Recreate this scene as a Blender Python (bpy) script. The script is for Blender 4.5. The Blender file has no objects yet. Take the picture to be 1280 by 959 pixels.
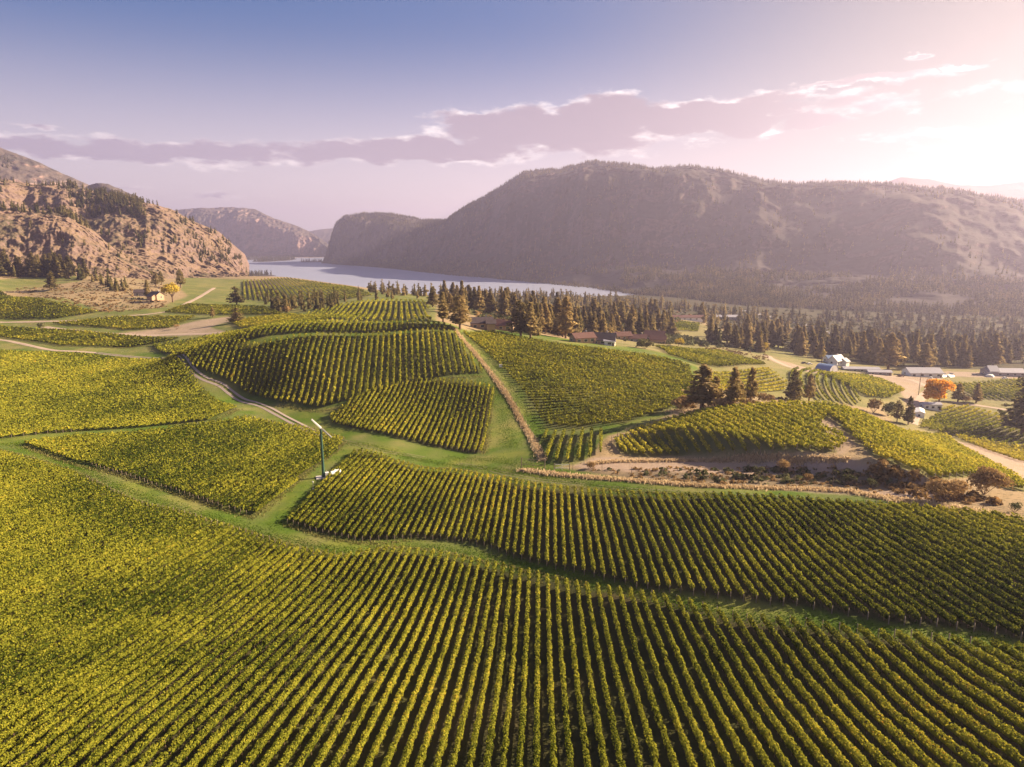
import bpy, math, random
import numpy as np
R = math.radians
rng = np.random.default_rng(7)
random.seed(7)
sc = bpy.context.scene
COL = sc.collection

# ------------------------------------------------------------------ camera
PITCH = R(11.89); SP, CP = math.sin(PITCH), math.cos(PITCH)
F = 853.0; CAMZ = 130.0; HAZE = 0.00013
cam_d = bpy.data.cameras.new('camera'); cam = bpy.data.objects.new('camera', cam_d); COL.objects.link(cam)
cam.location = (0, 0, CAMZ); cam.rotation_euler = (math.pi/2 - PITCH, 0, 0)
cam_d.sensor_width = 36; cam_d.lens = 36*F/1280; cam_d.clip_start = 1; cam_d.clip_end = 60000
sc.camera = cam

# ------------------------------------------------------------------ light
SUN_AZ, SUN_EL = R(73), R(25)
SUNDIR = (math.sin(SUN_AZ)*math.cos(SUN_EL), math.cos(SUN_AZ)*math.cos(SUN_EL), math.sin(SUN_EL))
sd = bpy.data.lights.new('sun', 'SUN'); sun = bpy.data.objects.new('sun', sd); COL.objects.link(sun)
sd.energy = 5.0; sd.angle = R(0.6); sd.color = (1.0, 0.81, 0.54)
sun.rotation_euler = (math.pi/2 - SUN_EL, 0, math.pi - SUN_AZ)
sun.location = (0, 0, 900)
sc.view_settings.view_transform = 'Standard'; sc.view_settings.look = 'None'
sc.view_settings.exposure = 1.84; sc.view_settings.gamma = 1.0; sc.view_settings.use_curve_mapping = False
sc.cycles.volume_bounces = 0; sc.cycles.max_bounces = 6; sc.cycles.diffuse_bounces = 2
sc.cycles.transmission_bounces = 3; sc.cycles.glossy_bounces = 2; sc.cycles.transparent_max_bounces = 4
sc.cycles.use_adaptive_sampling = True

# ------------------------------------------------------------------ node helper
class NT:
    def __init__(s, tree):
        s.t = tree; s.n = tree.nodes; s.l = tree.links; s.n.clear()
    def new(s, typ, **kw):
        nd = s.n.new(typ)
        for k, v in kw.items(): setattr(nd, k, v)
        return nd
    def put(s, sock, v):
        if isinstance(v, bpy.types.NodeSocket): s.l.new(v, sock)
        elif v is not None: sock.default_value = v
    def m(s, op, a, b=None, c=None, clamp=False):
        nd = s.new('ShaderNodeMath', operation=op, use_clamp=clamp)
        s.put(nd.inputs[0], a)
        if b is not None: s.put(nd.inputs[1], b)
        if c is not None: s.put(nd.inputs[2], c)
        return nd.outputs[0]
    def smooth(s, x, a, b, lo=0.0, hi=1.0):
        nd = s.new('ShaderNodeMapRange', interpolation_type='SMOOTHSTEP')
        s.put(nd.inputs['Value'], x)
        nd.inputs['From Min'].default_value = a; nd.inputs['From Max'].default_value = b
        nd.inputs['To Min'].default_value = lo; nd.inputs['To Max'].default_value = hi
        return nd.outputs[0]
    def mix(s, f, a, b, mode='MIX'):
        nd = s.new('ShaderNodeMix', data_type='RGBA', blend_type=mode)
        s.put(nd.inputs[0], f)
        for i, v in ((6, a), (7, b)):
            if not isinstance(v, bpy.types.NodeSocket): v = tuple(v) + (1,) if len(v) == 3 else v
            s.put(nd.inputs[i], v)
        return nd.outputs[2]
    def noise(s, vec, scale, detail=4, rough=.55, dist=0.0):
        nd = s.new('ShaderNodeTexNoise')
        s.put(nd.inputs['Vector'], vec); nd.inputs['Scale'].default_value = scale
        nd.inputs['Detail'].default_value = detail; nd.inputs['Roughness'].default_value = rough
        nd.inputs['Distortion'].default_value = dist
        return nd.outputs['Fac']
    def pos(s): return s.new('ShaderNodeNewGeometry').outputs['Position']
    def attr(s, name): return s.new('ShaderNodeAttribute', attribute_name=name)
    def comb(s, x, y, z=0.0):
        nd = s.new('ShaderNodeCombineXYZ'); s.put(nd.inputs[0], x); s.put(nd.inputs[1], y); s.put(nd.inputs[2], z)
        return nd.outputs[0]

def px_ang(px, py):
    u = (px-640)/F; v = (479.5-py)/F
    x, y, z = u, CP + v*SP, -SP + v*CP
    return math.degrees(math.atan2(x, y)), math.degrees(math.atan2(z, math.hypot(x, y)))

# ------------------------------------------------------------------ world
world = bpy.data.worlds.new('World'); sc.world = world; world.use_nodes = True
w = NT(world.node_tree)
sky = w.new('ShaderNodeTexSky', sky_type='NISHITA', sun_disc=False)
sky.sun_elevation = SUN_EL; sky.sun_rotation = SUN_AZ; sky.air_density = 1.0; sky.dust_density = 1.6; sky.ozone_density = 1.5
vec = w.new('ShaderNodeTexCoord').outputs['Generated']
sep = w.new('ShaderNodeSeparateXYZ'); w.l.new(vec, sep.inputs[0])
X, Y, Z = sep.outputs
az = w.m('MULTIPLY', w.m('ARCTAN2', X, Y), 57.2958)
el = w.m('MULTIPLY', w.m('ARCSINE', Z), 57.2958)
def band(v, a, b): return w.smooth(v, a, b)
wv_ = w.comb(w.m('MULTIPLY', az, .09), w.m('MULTIPLY', el, .25), 7.7)
wn1 = w.noise(wv_, 2.2, 4, .6); wn2 = w.noise(w.comb(w.m('MULTIPLY', az, .09), w.m('MULTIPLY', el, .25), 3.1), 2.8, 4, .6)
azw = w.m('ADD', az, w.m('MULTIPLY', w.m('SUBTRACT', wn1, .5), 6.0)); elw = w.m('ADD', el, w.m('MULTIPLY', w.m('SUBTRACT', wn2, .5), 2.2))
# tint of the open sky: lilac low down, blue high up, rose toward the sun
base = w.mix(band(el, 1, 17), (1.45, 1.22, 1.25), (0.07, 0.24, 0.61))
left = base
rose = w.mix(band(el, 6, 24), (0.92, 0.80, 0.68), (0.46, 0.35, 0.27))
warmf = w.m('MULTIPLY', band(az, -2, 44), 1.0)
grad = w.mix(warmf, left, rose)
skyc = w.mix(1.0, sky.outputs[0], (0.055, 0.052, 0.065), 'MULTIPLY')
col = w.mix(0.22, grad, skyc)
# glow round the low sun beyond the right edge
dotn = w.new('ShaderNodeVectorMath', operation='DOT_PRODUCT'); w.l.new(vec, dotn.inputs[0]); 
ga, ge = px_ang(1330, 225)
ga, ge = R(ga), R(ge)
dotn.inputs[1].default_value = (math.sin(ga)*math.cos(ge), math.cos(ga)*math.cos(ge), math.sin(ge))
ang = w.m('MULTIPLY', w.m('ARCCOSINE', dotn.outputs['Value']), 57.2958)
gl = w.m('POWER', 2.718, w.m('MULTIPLY', w.m('MULTIPLY', ang, ang), -1/(2*13.0**2)))
col = w.mix(w.m('MULTIPLY', gl, 0.25), col, (1.0, 0.88, 0.72))
# clouds
ell = [(560,188,150,15,1.0),(700,165,150,28,1.12),(760,142,75,24,1.1),(860,147,125,22,1.18),(930,145,60,27,1.12),(960,125,45,12,.8),
       (430,190,150,13,.95),(260,192,170,14,.9),(90,188,160,14,.85),(-60,180,120,16,.8),(620,172,80,24,.9),(1010,152,36,13,1.1),(590,150,70,10,.8),
       (20,157,60,5,.6),(1080,103,130,6,.75),(1130,72,16,5,.85),(1200,82,50,4,.7),(1100,128,120,16,.6),(270,247,70,4,.55),(150,240,60,4,.5),(600,250,40,3,.45),
       (1300,110,120,20,.6),(1160,170,110,18,.5),(1147,212,10,5,.45)]
tot = None
for (x, y, rx, ry, a) in ell:
    ca, ce = px_ang(x, y); a2, _ = px_ang(x+rx, y); _, e2 = px_ang(x, y-ry)
    ra, re = abs(a2-ca), abs(e2-ce)
    dx = w.m('MULTIPLY', w.m('SUBTRACT', azw, ca), 1/ra); dy = w.m('MULTIPLY', w.m('SUBTRACT', elw, ce), 1/re)
    q = w.m('ADD', w.m('MULTIPLY', dx, dx), w.m('MULTIPLY', dy, dy))
    g = w.m('MULTIPLY', w.m('POWER', 2.718, w.m('MULTIPLY', q, -0.8)), a*1.12)
    tot = g if tot is None else w.m('MAXIMUM', tot, g)
cv = w.comb(w.m('MULTIPLY', az, .22), w.m('MULTIPLY', el, .62), 1.3)
cv2 = w.comb(w.m('ADD', w.m('MULTIPLY', az, .22), .10), w.m('ADD', w.m('MULTIPLY', el, .62), .34), 1.3)
n1 = w.noise(cv, 1.5, 9, .60, .15); n2 = w.noise(cv2, 1.5, 4, .55, .15)
dens = w.m('ADD', tot, w.m('MULTIPLY', w.m('SUBTRACT', n1, .5), 1.35))
dens2 = w.m('ADD', w.m('MULTIPLY', tot, .95), w.m('MULTIPLY', w.m('SUBTRACT', n2, .5), 1.25))
cover = w.smooth(dens, .36, .72)
thick = w.smooth(dens2, .26, .70)
shade = w.mix(band(az, -30, 30), (0.68, 0.56, 0.70), (0.49, 0.385, 0.46))
lit = w.mix(band(az, -25, 25), (1.5, 1.3, 1.32), (2.3, 2.1, 2.0))
cc = w.mix(thick, lit, shade)
cc = w.mix(w.m('MULTIPLY', gl, 0.85), cc, (1.15, 1.0, .98))
col = w.mix(w.m('MULTIPLY', cover, .93), col, cc)
bg = w.new('ShaderNodeBackground'); w.l.new(col, bg.inputs[0]); bg.inputs[1].default_value = 0.23
wo = w.new('ShaderNodeOutputWorld'); w.l.new(bg.outputs[0], wo.inputs[0])

# ------------------------------------------------------------------ noise in numpy
def _h(ix, iy, iz, seed):
    n = (ix.astype(np.int64)*374761393 + iy.astype(np.int64)*668265263 + iz.astype(np.int64)*2147483647 + seed*1274126177) & 0xffffffff
    n = ((n ^ (n >> 13))*1274126177) & 0xffffffff
    n = ((n ^ (n >> 16))*2246822519) & 0xffffffff
    return ((n ^ (n >> 15)) & 0xffff)/65535.0
def vnoise(x, y, z=0, seed=0):
    x = np.asarray(x, float); y = np.asarray(y, float); z = np.zeros_like(x) + z
    ix, iy, iz = np.floor(x), np.floor(y), np.floor(z)
    fx, fy, fz = x-ix, y-iy, z-iz
    fx = fx*fx*(3-2*fx); fy = fy*fy*(3-2*fy); fz = fz*fz*(3-2*fz)
    r = 0
    for dx in (0, 1):
        for dy in (0, 1):
            for dz in (0, 1):
                wgt = (fx if dx else 1-fx)*(fy if dy else 1-fy)*(fz if dz else 1-fz)
                r = r + wgt*_h(ix+dx, iy+dy, iz+dz, seed)
    return r*2-1
def fbm(x, y, z=0, oct=4, seed=0, gain=.5, ridged=False):
    a = 1; s = 0; t = 0; f = 1
    for o in range(oct):
        n = vnoise(x*f, y*f, (z*f if not np.isscalar(z) else z), seed+o*17)
        if ridged: n = 1-2*np.abs(n)
        s = s+a*n; t += a; a *= gain; f *= 2.03
    return s/t
def sstep(a, b, x):
    t = np.clip((x-a)/(b-a), 0, 1); return t*t*(3-2*t)

# ------------------------------------------------------------------ terrain height field
def px_world(px, py, H):
    u = (px-640)/F; v = (479.5-py)/F
    t = H/(SP - v*CP)
    return np.array([u*t, (CP+v*SP)*t])
ctrl_px = [  # px, py, drop below camera, extra raise
 (640,959,55),(320,959,54),(0,959,53),(960,959,52),(1280,959,47),(640,850,60),(0,800,58),(300,800,60),(1000,850,54),(1280,860,47.5),(1180,885,50),
 (600,736,65),(900,775,57),(1100,800,52),(1280,808,49),(0,680,62),(200,700,63.5),(0,562,66),(130,610,66.5),(240,640,67),(340,680,67),(440,690,67),(620,690,66.5),
 (200,560,68),(320,640,67.5),(405,598,67.5),(430,560,69),(800,680,60),(1000,700,56),(1280,720,50.5),(680,600,66),(900,614,59),(1100,625,56),(1280,652,51.6),
 (640,590,67.5),(530,565,70.5),(385,537,70.5),(300,500,70.5),(215,450,66),(500,545,68.5),(560,480,62),(600,565,71),(505,490,64),
 (340,505,69),(400,512,68),(450,502,65.5),(500,485,63),(560,470,59.5),(605,468,59.5),(450,410,46.5),(330,417,47.5),(570,410,46.5),(240,438,57),(480,450,55.5),(380,460,58),
 (460,398,47.5),(545,400,47.5),(500,378,51),(440,388,51.5),(300,395,59),(380,402,52),(350,385,58.5),(250,430,64),
 (590,420,51),(700,430,57),(860,455,66),(870,500,66),(750,470,62.5),(680,533,70),(780,530,66.5),(640,500,65),(600,450,56.5),(700,575,66),(760,555,65),
 (900,570,57.5,5),(1030,566,56,5),(950,512,57,5),(1010,506,56,5),(1100,545,56.3,5),(1180,575,56.5,3),(780,548,61.5,4),
 (1260,618,54),(1000,490,80),(1100,490,86),(960,465,76),(900,472,72),(1120,503,88),
 (1200,540,92),(1280,570,92),(1150,515,92),(1280,520,96),(1285,592,72),(1250,490,100),(1150,470,102),(1040,460,98),(1280,465,106),(960,430,96),(860,402,98),
 (800,430,76),(700,420,67),(640,405,58),(600,406,55),(760,425,71),(560,385,58),(650,385,88),(750,390,96),(900,410,105),(1000,420,112),(1150,430,118),(1280,430,120),
 (640,370,118),(540,372,85),(900,385,122),(1100,390,124),(1280,395,124),
 (0,400,64),(0,370,56),(100,390,60),(0,345,42),(100,350,46),(60,375,53),(200,382,57.5),(190,368,56),(250,365,57),(300,372,59),(350,375,60),
 (280,350,60),(400,358,60),(500,366,62),(350,346,61),(240,347,60),(290,510,68.5),(0,500,68),(0,450,67.5),(200,520,68.5),(100,425,66)]
ctrl_w = [(0,2200,140),(-600,2500,142),(-900,3500,142),(-1500,4500,140),(300,1900,136),(0,1600,131),(-250,1700,136),(-700,1900,136),(-500,1500,125),(-300,1400,112),
 (400,1500,126),(700,1600,127),(1500,1600,127),(700,2200,127),(-700,1500,85),(-900,1300,50),(-500,1400,95),(-600,700,25),(-300,250,60),(-900,1000,20),(-200,100,54),(-300,30,48),
 (0,20,51),(300,30,49),(300,100,52),(400,300,88),(700,500,108),(900,900,120),(1500,900,122),(-4000,3000,120),(-2000,6500,126),(0,7000,126),(2500,4000,120),(3000,1500,120),
 (-1200,5700,127),(-1700,5400,127),(-450,480,55),(0,-80,48),(-200,-60,45),(200,-60,46)]
pts = []
for c in ctrl_px:
    xy = px_world(c[0], c[1], c[2]); pts.append((xy[0], xy[1], c[2] + (c[3] if len(c) > 3 else 0)))
pts += ctrl_w
P = np.array(pts, float)
Y0 = 150.0
def q_of(x, y):
    yy = np.maximum(y+Y0, 20.0); return np.stack([x/yy*2.0, np.log(yy)*1.6], -1)
Q = q_of(P[:, 0], P[:, 1]); n = len(P)
def phi(r2): return 0.5*r2*np.log(r2+1e-9)
A = phi(((Q[:, None]-Q[None])**2).sum(-1)) + np.eye(n)*2e-4
B = np.hstack([np.ones((n, 1)), Q])
M = np.block([[A, B], [B.T, np.zeros((3, 3))]])
# solve for drop / forward range so near relief is gentle and far relief keeps its size
sol = np.linalg.solve(M, np.concatenate([P[:, 2], np.zeros(3)]))
WQ, CQ = sol[:n], sol[n:]
RAISE_PX = [(735,584,65),(900,602,59.3),(1040,605,57.3),(1110,608,56.6),(1215,624,54.4),(1262,585,62),(1130,505,63),(1000,495,62),(860,500,66),(770,538,64)]
RP = np.array([px_world(*c) for c in RAISE_PX])
RW = [3.2, 3.2, 4.0, 10, 25, 40, 40, 35, 30, 26]
def raise_amt(x, y):
    cx, cy = RP.mean(0)
    r = np.ones_like(x)
    for i in range(len(RP)):
        a = RP[i]; b = RP[(i+1) % len(RP)]
        e = b-a; nrm = np.array([-e[1], e[0]])/np.hypot(*e)
        if np.dot(nrm, np.array([cx, cy])-a) < 0: nrm = -nrm
        d = (x-a[0])*nrm[0] + (y-a[1])*nrm[1]
        d = d + 0.9*vnoise(x/3.1, y/3.1, 0, 5)
        r = np.minimum(r, sstep(0, RW[i], d))
    return r*5.0
def hdrop(x, y, fine=True):
    x = np.atleast_1d(np.asarray(x, float)); y = np.atleast_1d(np.asarray(y, float)); out = np.empty_like(x)
    for s in range(0, len(x), 20000):
        xs, ys = x[s:s+20000], y[s:s+20000]
        q = q_of(xs, ys)
        r2 = ((q[:, None]-Q[None])**2).sum(-1)
        h = phi(r2) @ WQ + CQ[0] + q @ CQ[1:]
        h = h - raise_amt(xs, ys)
        if fine: h = h - 0.35*fbm(xs/17, ys/17, 0, 3, 3) - 2.5*sstep(600, 1500, ys)*fbm(xs/120, ys/120, 0, 3, 9)
        out[s:s+20000] = h
    return out
def gz(x, y): return CAMZ - hdrop(x, y)
def unproj(pts_px):
    """where the ray through an image point meets the ground"""
    pp = np.array(pts_px, float)
    u = (pp[:, 0]-640)/F; v = (479.5-pp[:, 1])/F
    dy = CP+v*SP; k = SP-v*CP
    T = np.geomspace(40, 7000, 420)
    res = np.zeros((len(pp), 2))
    for i in range(len(pp)):
        X_ = u[i]*T; Y_ = dy[i]*T; Hh = hdrop(X_, Y_)
        g = k[i]*T - Hh
        idx = np.argmax(g > 0)
        if g[idx] <= 0 or idx == 0: t = T[-1] if idx == 0 and g[0] <= 0 else T[0]
        else:
            t = T[idx-1] + (T[idx]-T[idx-1])*(-g[idx-1])/(g[idx]-g[idx-1])
        res[i] = (u[i]*t, dy[i]*t)
    return res
def depth_of(x, y, z): return y*CP - (z-CAMZ)*SP
def inpoly(x, y, poly):
    c = np.zeros(np.shape(x), bool); j = len(poly)-1
    for i in range(len(poly)):
        xi, yi = poly[i]; xj, yj = poly[j]
        with np.errstate(divide='ignore', invalid='ignore'):
            hit = ((yi > y) != (yj > y)) & (x < (xj-xi)*(y-yi)/(yj-yi+1e-12)+xi)
        c ^= hit; j = i
    return c
def dist_poly(x, y, line, closed=False):
    d = np.full(np.shape(x), 1e9); L = list(line)
    if closed: L = L+[L[0]]
    for a, b in zip(L[:-1], L[1:]):
        ex, ey = b[0]-a[0], b[1]-a[1]; l2 = ex*ex+ey*ey+1e-9
        t = np.clip(((x-a[0])*ex+(y-a[1])*ey)/l2, 0, 1)
        d = np.minimum(d, np.hypot(x-a[0]-t*ex, y-a[1]-t*ey))
    return d

# ------------------------------------------------------------------ mesh helpers
def make_mesh(name, verts, faces, mats, attrs=None, mi=None, smooth=False, k=None):
    me = bpy.data.meshes.new(name)
    verts = np.asarray(verts, np.float32); faces = np.asarray(faces, np.int32)
    k = faces.shape[1]
    me.vertices.add(len(verts)); me.vertices.foreach_set('co', verts.ravel())
    me.loops.add(faces.size); me.loops.foreach_set('vertex_index', faces.ravel())
    me.polygons.add(len(faces)); me.polygons.foreach_set('loop_start', np.arange(0, faces.size, k, dtype=np.int32))
    for m in (mats if isinstance(mats, (list, tuple)) else [mats]): me.materials.append(m)
    if mi is not None: me.polygons.foreach_set('material_index', np.asarray(mi, np.int32))
    if smooth: me.polygons.foreach_set('use_smooth', np.ones(len(faces), bool))
    me.update(calc_edges=True)
    for nm, (dom, arr) in (attrs or {}).items():
        arr = np.asarray(arr, np.float32)
        if arr.ndim == 1:
            at = me.attributes.new(nm, 'FLOAT', dom); at.data.foreach_set('value', arr)
        else:
            at = me.attributes.new(nm, 'FLOAT_COLOR', dom)
            at.data.foreach_set('color', np.hstack([arr, np.ones((len(arr), 4-arr.shape[1]))]).astype(np.float32).ravel())
    return me
def tag(o, label=None, cat=None, group=None, kind=None):
    if label: o['label'] = label
    if cat: o['category'] = cat
    if group: o['group'] = group
    if kind: o['kind'] = kind
    return o
def link(name, me, parent=None, loc=None, rz=0, scale=None):
    o = bpy.data.objects.new(name, me); COL.objects.link(o)
    if parent: o.parent = parent
    if loc is not None: o.location = loc
    if rz: o.rotation_euler = (0, 0, rz)
    if scale is not None: o.scale = scale
    return o
class MB:
    """collects simple shapes into one mesh"""
    def __init__(s): s.v = []; s.f = []
    def face_add(s, vs, fs):
        b = len(s.v); s.v += [tuple(map(float, p)) for p in vs]; s.f += [tuple(b+i for i in f) for f in fs]
    def box(s, c, size, rz=0, taper=1.0):
        cx, cy, cz = c; hx, hy, hz = size[0]/2, size[1]/2, size[2]/2; vs = []
        for dz in (-1, 1):
            for dx, dy in ((-1, -1), (1, -1), (1, 1), (-1, 1)):
                t = taper if dz > 0 else 1
                x, y = dx*hx*t, dy*hy*t
                vs.append((cx+x*math.cos(rz)-y*math.sin(rz), cy+x*math.sin(rz)+y*math.cos(rz), cz+dz*hz))
        s.face_add(vs, [(0,3,2,1),(4,5,6,7),(0,1,5,4),(1,2,6,5),(2,3,7,6),(3,0,4,7)])
    def tube(s, a, b, r0, r1=None, n=8, cap=True):
        r1 = r0 if r1 is None else r1
        a = np.array(a, float); b = np.array(b, float); d = b-a; d /= (np.linalg.norm(d)+1e-9)
        t = np.array([0, 0, 1.0]) if abs(d[2]) < .9 else np.array([1.0, 0, 0])
        p = np.cross(d, t); p /= np.linalg.norm(p); q = np.cross(d, p); vs = []
        for c, r in ((a, r0), (b, r1)):
            for i in range(n):
                th = 2*math.pi*i/n; vs.append(c+r*(p*math.cos(th)+q*math.sin(th)))
        fs = [(i, (i+1) % n, n+(i+1) % n, n+i) for i in range(n)]
        if cap: fs += [tuple(range(n-1, -1, -1)), tuple(range(n, 2*n))]
        s.face_add(vs, fs)
    def prism(s, prof, a, b, close=True):
        """profile [(across, up)] swept from a to b (both xyz, horizontal axis)"""
        a = np.array(a, float); b = np.array(b, float); d = b-a; d /= np.linalg.norm(d); side = np.array([d[1], -d[0], 0]); n = len(prof); vs = []
        for c in (a, b):
            for (u, v) in prof: vs.append(c+side*u+np.array([0, 0, v]))
        fs = [(i, (i+1) % n, n+(i+1) % n, n+i) for i in range(n)] + [tuple(range(n-1, -1, -1)), tuple(range(n, 2*n))]
        s.face_add(vs, fs)
    def build(s, name, mat, parent=None, loc=None, rz=0, bevel=0, smooth=False):
        me = bpy.data.meshes.new(name); me.from_pydata(s.v, [], s.f); me.materials.append(mat)
        if smooth: me.polygons.foreach_set('use_smooth', np.ones(len(me.polygons), bool))
        me.update(); o = link(name, me, parent, loc, rz)
        if bevel:
            b = o.modifiers.new('bevel', 'BEVEL'); b.width = bevel; b.segments = 2; b.limit_method = 'ANGLE'
        return o
def leaves(C, Nrm, size, aspect=1.0, seed=0, jitter=.6, r=None):
    """one tilted quad per centre; returns verts, faces"""
    r = r or rng
    N_ = len(C); n_ = Nrm + r.normal(0, jitter, (N_, 3)); n_ /= np.linalg.norm(n_, axis=1, keepdims=True)+1e-9
    t = r.normal(0, 1, (N_, 3)); t -= n_*(t*n_).sum(1, keepdims=True); t /= np.linalg.norm(t, axis=1, keepdims=True)+1e-9
    b = np.cross(n_, t); s_ = (np.asarray(size)*r.uniform(.7, 1.25, N_)/2)[:, None]
    t = t*s_; b = b*s_*aspect
    V = np.stack([C-t*.6-b, C+t-b*.5, C+t*.5+b, C-t+b*.6], 1).reshape(-1, 3)
    return V, np.arange(4*N_).reshape(-1, 4)

# ------------------------------------------------------------------ materials
def mat(name):
    m = bpy.data.materials.new(name); m.use_nodes = True; m.cycles.emission_sampling = 'NONE'
    return m, NT(m.node_tree)
def finish(t, shader, disp=None):
    o = t.new('ShaderNodeOutputMaterial'); t.l.new(shader, o.inputs[0])
def principled(t, colr, rough=.85, spec=.25, metal=0, bump=None, bstr=.5, bdist=1.0):
    p = t.new('ShaderNodeBsdfPrincipled'); t.put(p.inputs['Base Color'], colr if isinstance(colr, bpy.types.NodeSocket) else tuple(colr)+(1,))
    t.put(p.inputs['Roughness'], rough); p.inputs['Specular IOR Level'].default_value = spec; p.inputs['Metallic'].default_value = metal
    if bump is not None:
        b = t.new('ShaderNodeBump'); b.inputs['Strength'].default_value = bstr; b.inputs['Distance'].default_value = bdist
        t.l.new(bump, b.inputs['Height']); t.l.new(b.outputs[0], p.inputs['Normal'])
    return p.outputs[0]
def foliage_mat(name, dark, mid, high, rare, transl=.38, patch=.02):
    m, t = mat(name)
    rnd = t.attr('rnd').outputs['Fac']; yel = t.attr('yel').outputs['Fac']
    pn = t.noise(t.pos(), patch, 3, .6); pf = t.noise(t.pos(), .35, 2, .6)
    k = t.m('ADD', t.m('MULTIPLY', rnd, .5), t.m('MULTIPLY', t.m('SUBTRACT', pn, .5), 1.2))
    k = t.m('ADD', k, t.m('MULTIPLY', t.m('SUBTRACT', pf, .5), .4)); k = t.m('ADD', k, t.m('ADD', yel, .05 if name == 'vine_leaf' else 0.0))
    c = t.mix(t.smooth(k, .0, .45), dark, mid); c = t.mix(t.smooth(k, .40, .95), c, high)
    c = t.mix(t.smooth(t.m('ADD', t.m('MULTIPLY', pf, .5), t.m('ADD', t.m('MULTIPLY', rnd, .5), t.m('MULTIPLY', pn, .45))), 1.0, 1.18), c, rare)
    d = t.new('ShaderNodeBsdfDiffuse'); t.l.new(c, d.inputs[0])
    tr = t.new('ShaderNodeBsdfTranslucent'); t.l.new(c, tr.inputs[0])
    mx = t.new('ShaderNodeMixShader'); mx.inputs[0].default_value = transl
    t.l.new(d.outputs[0], mx.inputs[1]); t.l.new(tr.outputs[0], mx.inputs[2]); finish(t, mx.outputs[0]); return m
M_vine = foliage_mat('vine_leaf', (.038,.055,.008), (.25,.248,.028), (.53,.43,.05), (.52,.24,.035), .40)
M_conifer = foliage_mat('conifer_needles', (.06,.06,.022), (.25,.195,.08), (.45,.32,.14), (.44,.30,.14), .48)
M_dry = foliage_mat('dry_leaf', (.16,.10,.045), (.30,.19,.085), (.44,.29,.13), (.50,.24,.08), .3)
M_shrub = foliage_mat('shrub_leaf', (.05,.06,.025), (.11,.11,.05), (.20,.17,.08), (.26,.17,.09), .25)
M_gold = foliage_mat('golden_leaf', (.22,.17,.03), (.48,.36,.05), (.62,.42,.06), (.62,.30,.04), .4)
M_orange = foliage_mat('orange_leaf', (.30,.22,.03), (.72,.36,.05), (.85,.43,.06), (.75,.24,.03), .45)
M_grass = foliage_mat('grass_blades', (.045,.085,.010), (.10,.16,.016), (.20,.24,.03), (.26,.24,.05), .3)
M_weed = foliage_mat('weeds', (.12,.12,.04), (.24,.22,.08), (.36,.30,.13), (.34,.24,.10), .35)
M_straw = foliage_mat('straw', (.38,.27,.15), (.56,.42,.26), (.66,.51,.33), (.60,.45,.30), .35)
def plain(name, c, rough=.7, var=.15, sc_=1.2, spec=.25, metal=0):
    m, t = mat(name); n_ = t.noise(t.pos(), sc_, 4)
    cc = t.mix(n_, tuple(x*(1-var) for x in c), tuple(min(1, x*(1+var)) for x in c))
    finish(t, principled(t, cc, rough, spec, metal)); return m
M_bark = plain('bark', (.16,.10,.07), .9, .35, 3)
M_wood = plain('weathered_wood', (.19,.145,.11), .85, .3, 4)
M_white = plain('white_paint', (.78,.76,.74), .5, .06, 2)
M_green = plain('green_painted_steel', (.03,.085,.065), .45, .12, 2, .5)
M_conc = plain('concrete', (.42,.38,.36), .9, .15, 2)
M_redroof = plain('red_brown_roof', (.135,.065,.055), .7, .25, .8)
M_darkroof = plain('dark_roof', (.075,.055,.06), .7, .25, .8)
M_greyroof = plain('grey_metal_roof', (.36,.34,.38), .5, .15, .5, .5)
M_tanwall = plain('tan_wall', (.42,.28,.19), .85, .12, .7)
M_greywall = plain('grey_wall', (.30,.28,.29), .85, .12, .7)
M_blue = plain('blue_tarp_cover', (.10,.16,.30), .45, .12, .8, .4)
M_blade = plain('worn_white_blade', (.42,.41,.42), .5, .1, 2)
M_steel = plain('galvanised_steel', (.5,.5,.5), .4, .1, 2, .5, .6)
m_, t_ = mat('window_glass'); finish(t_, principled(t_, (.03,.035,.05), .08, .6)); M_glass = m_

# ground: zone weights for soil/grass cover, with valley shade painted in as dark ground
m_, t_ = mat('ground_cover')
zn = t_.new('ShaderNodeSeparateColor'); t_.l.new(t_.attr('zone').outputs['Color'], zn.inputs[0])
p_ = t_.pos()
nA = t_.noise(p_, .06, 5); nB = t_.noise(p_, .9, 4, .65); nC = t_.noise(p_, .012, 4)
nD = t_.noise(p_, 4.5, 3, .7)
dry = t_.mix(nA, (.25,.18,.10), (.38,.27,.16)); dry = t_.mix(t_.smooth(nB, .45, .68), dry, (.20,.15,.08)); dry = t_.mix(t_.m('MULTIPLY', t_.smooth(nC, .5, .65), .55), dry, (.17,.15,.07))
green = t_.mix(nB, (.040,.085,.008), (.115,.17,.016)); green = t_.mix(t_.m('MULTIPLY', t_.smooth(nA, .42, .68), .75), green, (.20,.20,.04))
green = t_.mix(t_.m('MULTIPLY', t_.smooth(nD, .5, .7), .5), green, (.05,.07,.015))
dirt = t_.mix(nB, (.24,.165,.125), (.42,.31,.25)); dirt = t_.mix(t_.smooth(nD, .55, .75), dirt, (.50,.40,.33))
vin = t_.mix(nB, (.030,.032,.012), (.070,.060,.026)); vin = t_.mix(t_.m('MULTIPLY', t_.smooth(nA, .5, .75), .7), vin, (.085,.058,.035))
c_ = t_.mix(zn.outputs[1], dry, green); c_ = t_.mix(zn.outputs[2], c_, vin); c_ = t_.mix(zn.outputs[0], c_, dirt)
finish(t_, principled(t_, c_, .95, .1, bump=t_.m('ADD', nB, nD), bstr=.5, bdist=.35)); M_ground = m_

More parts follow.
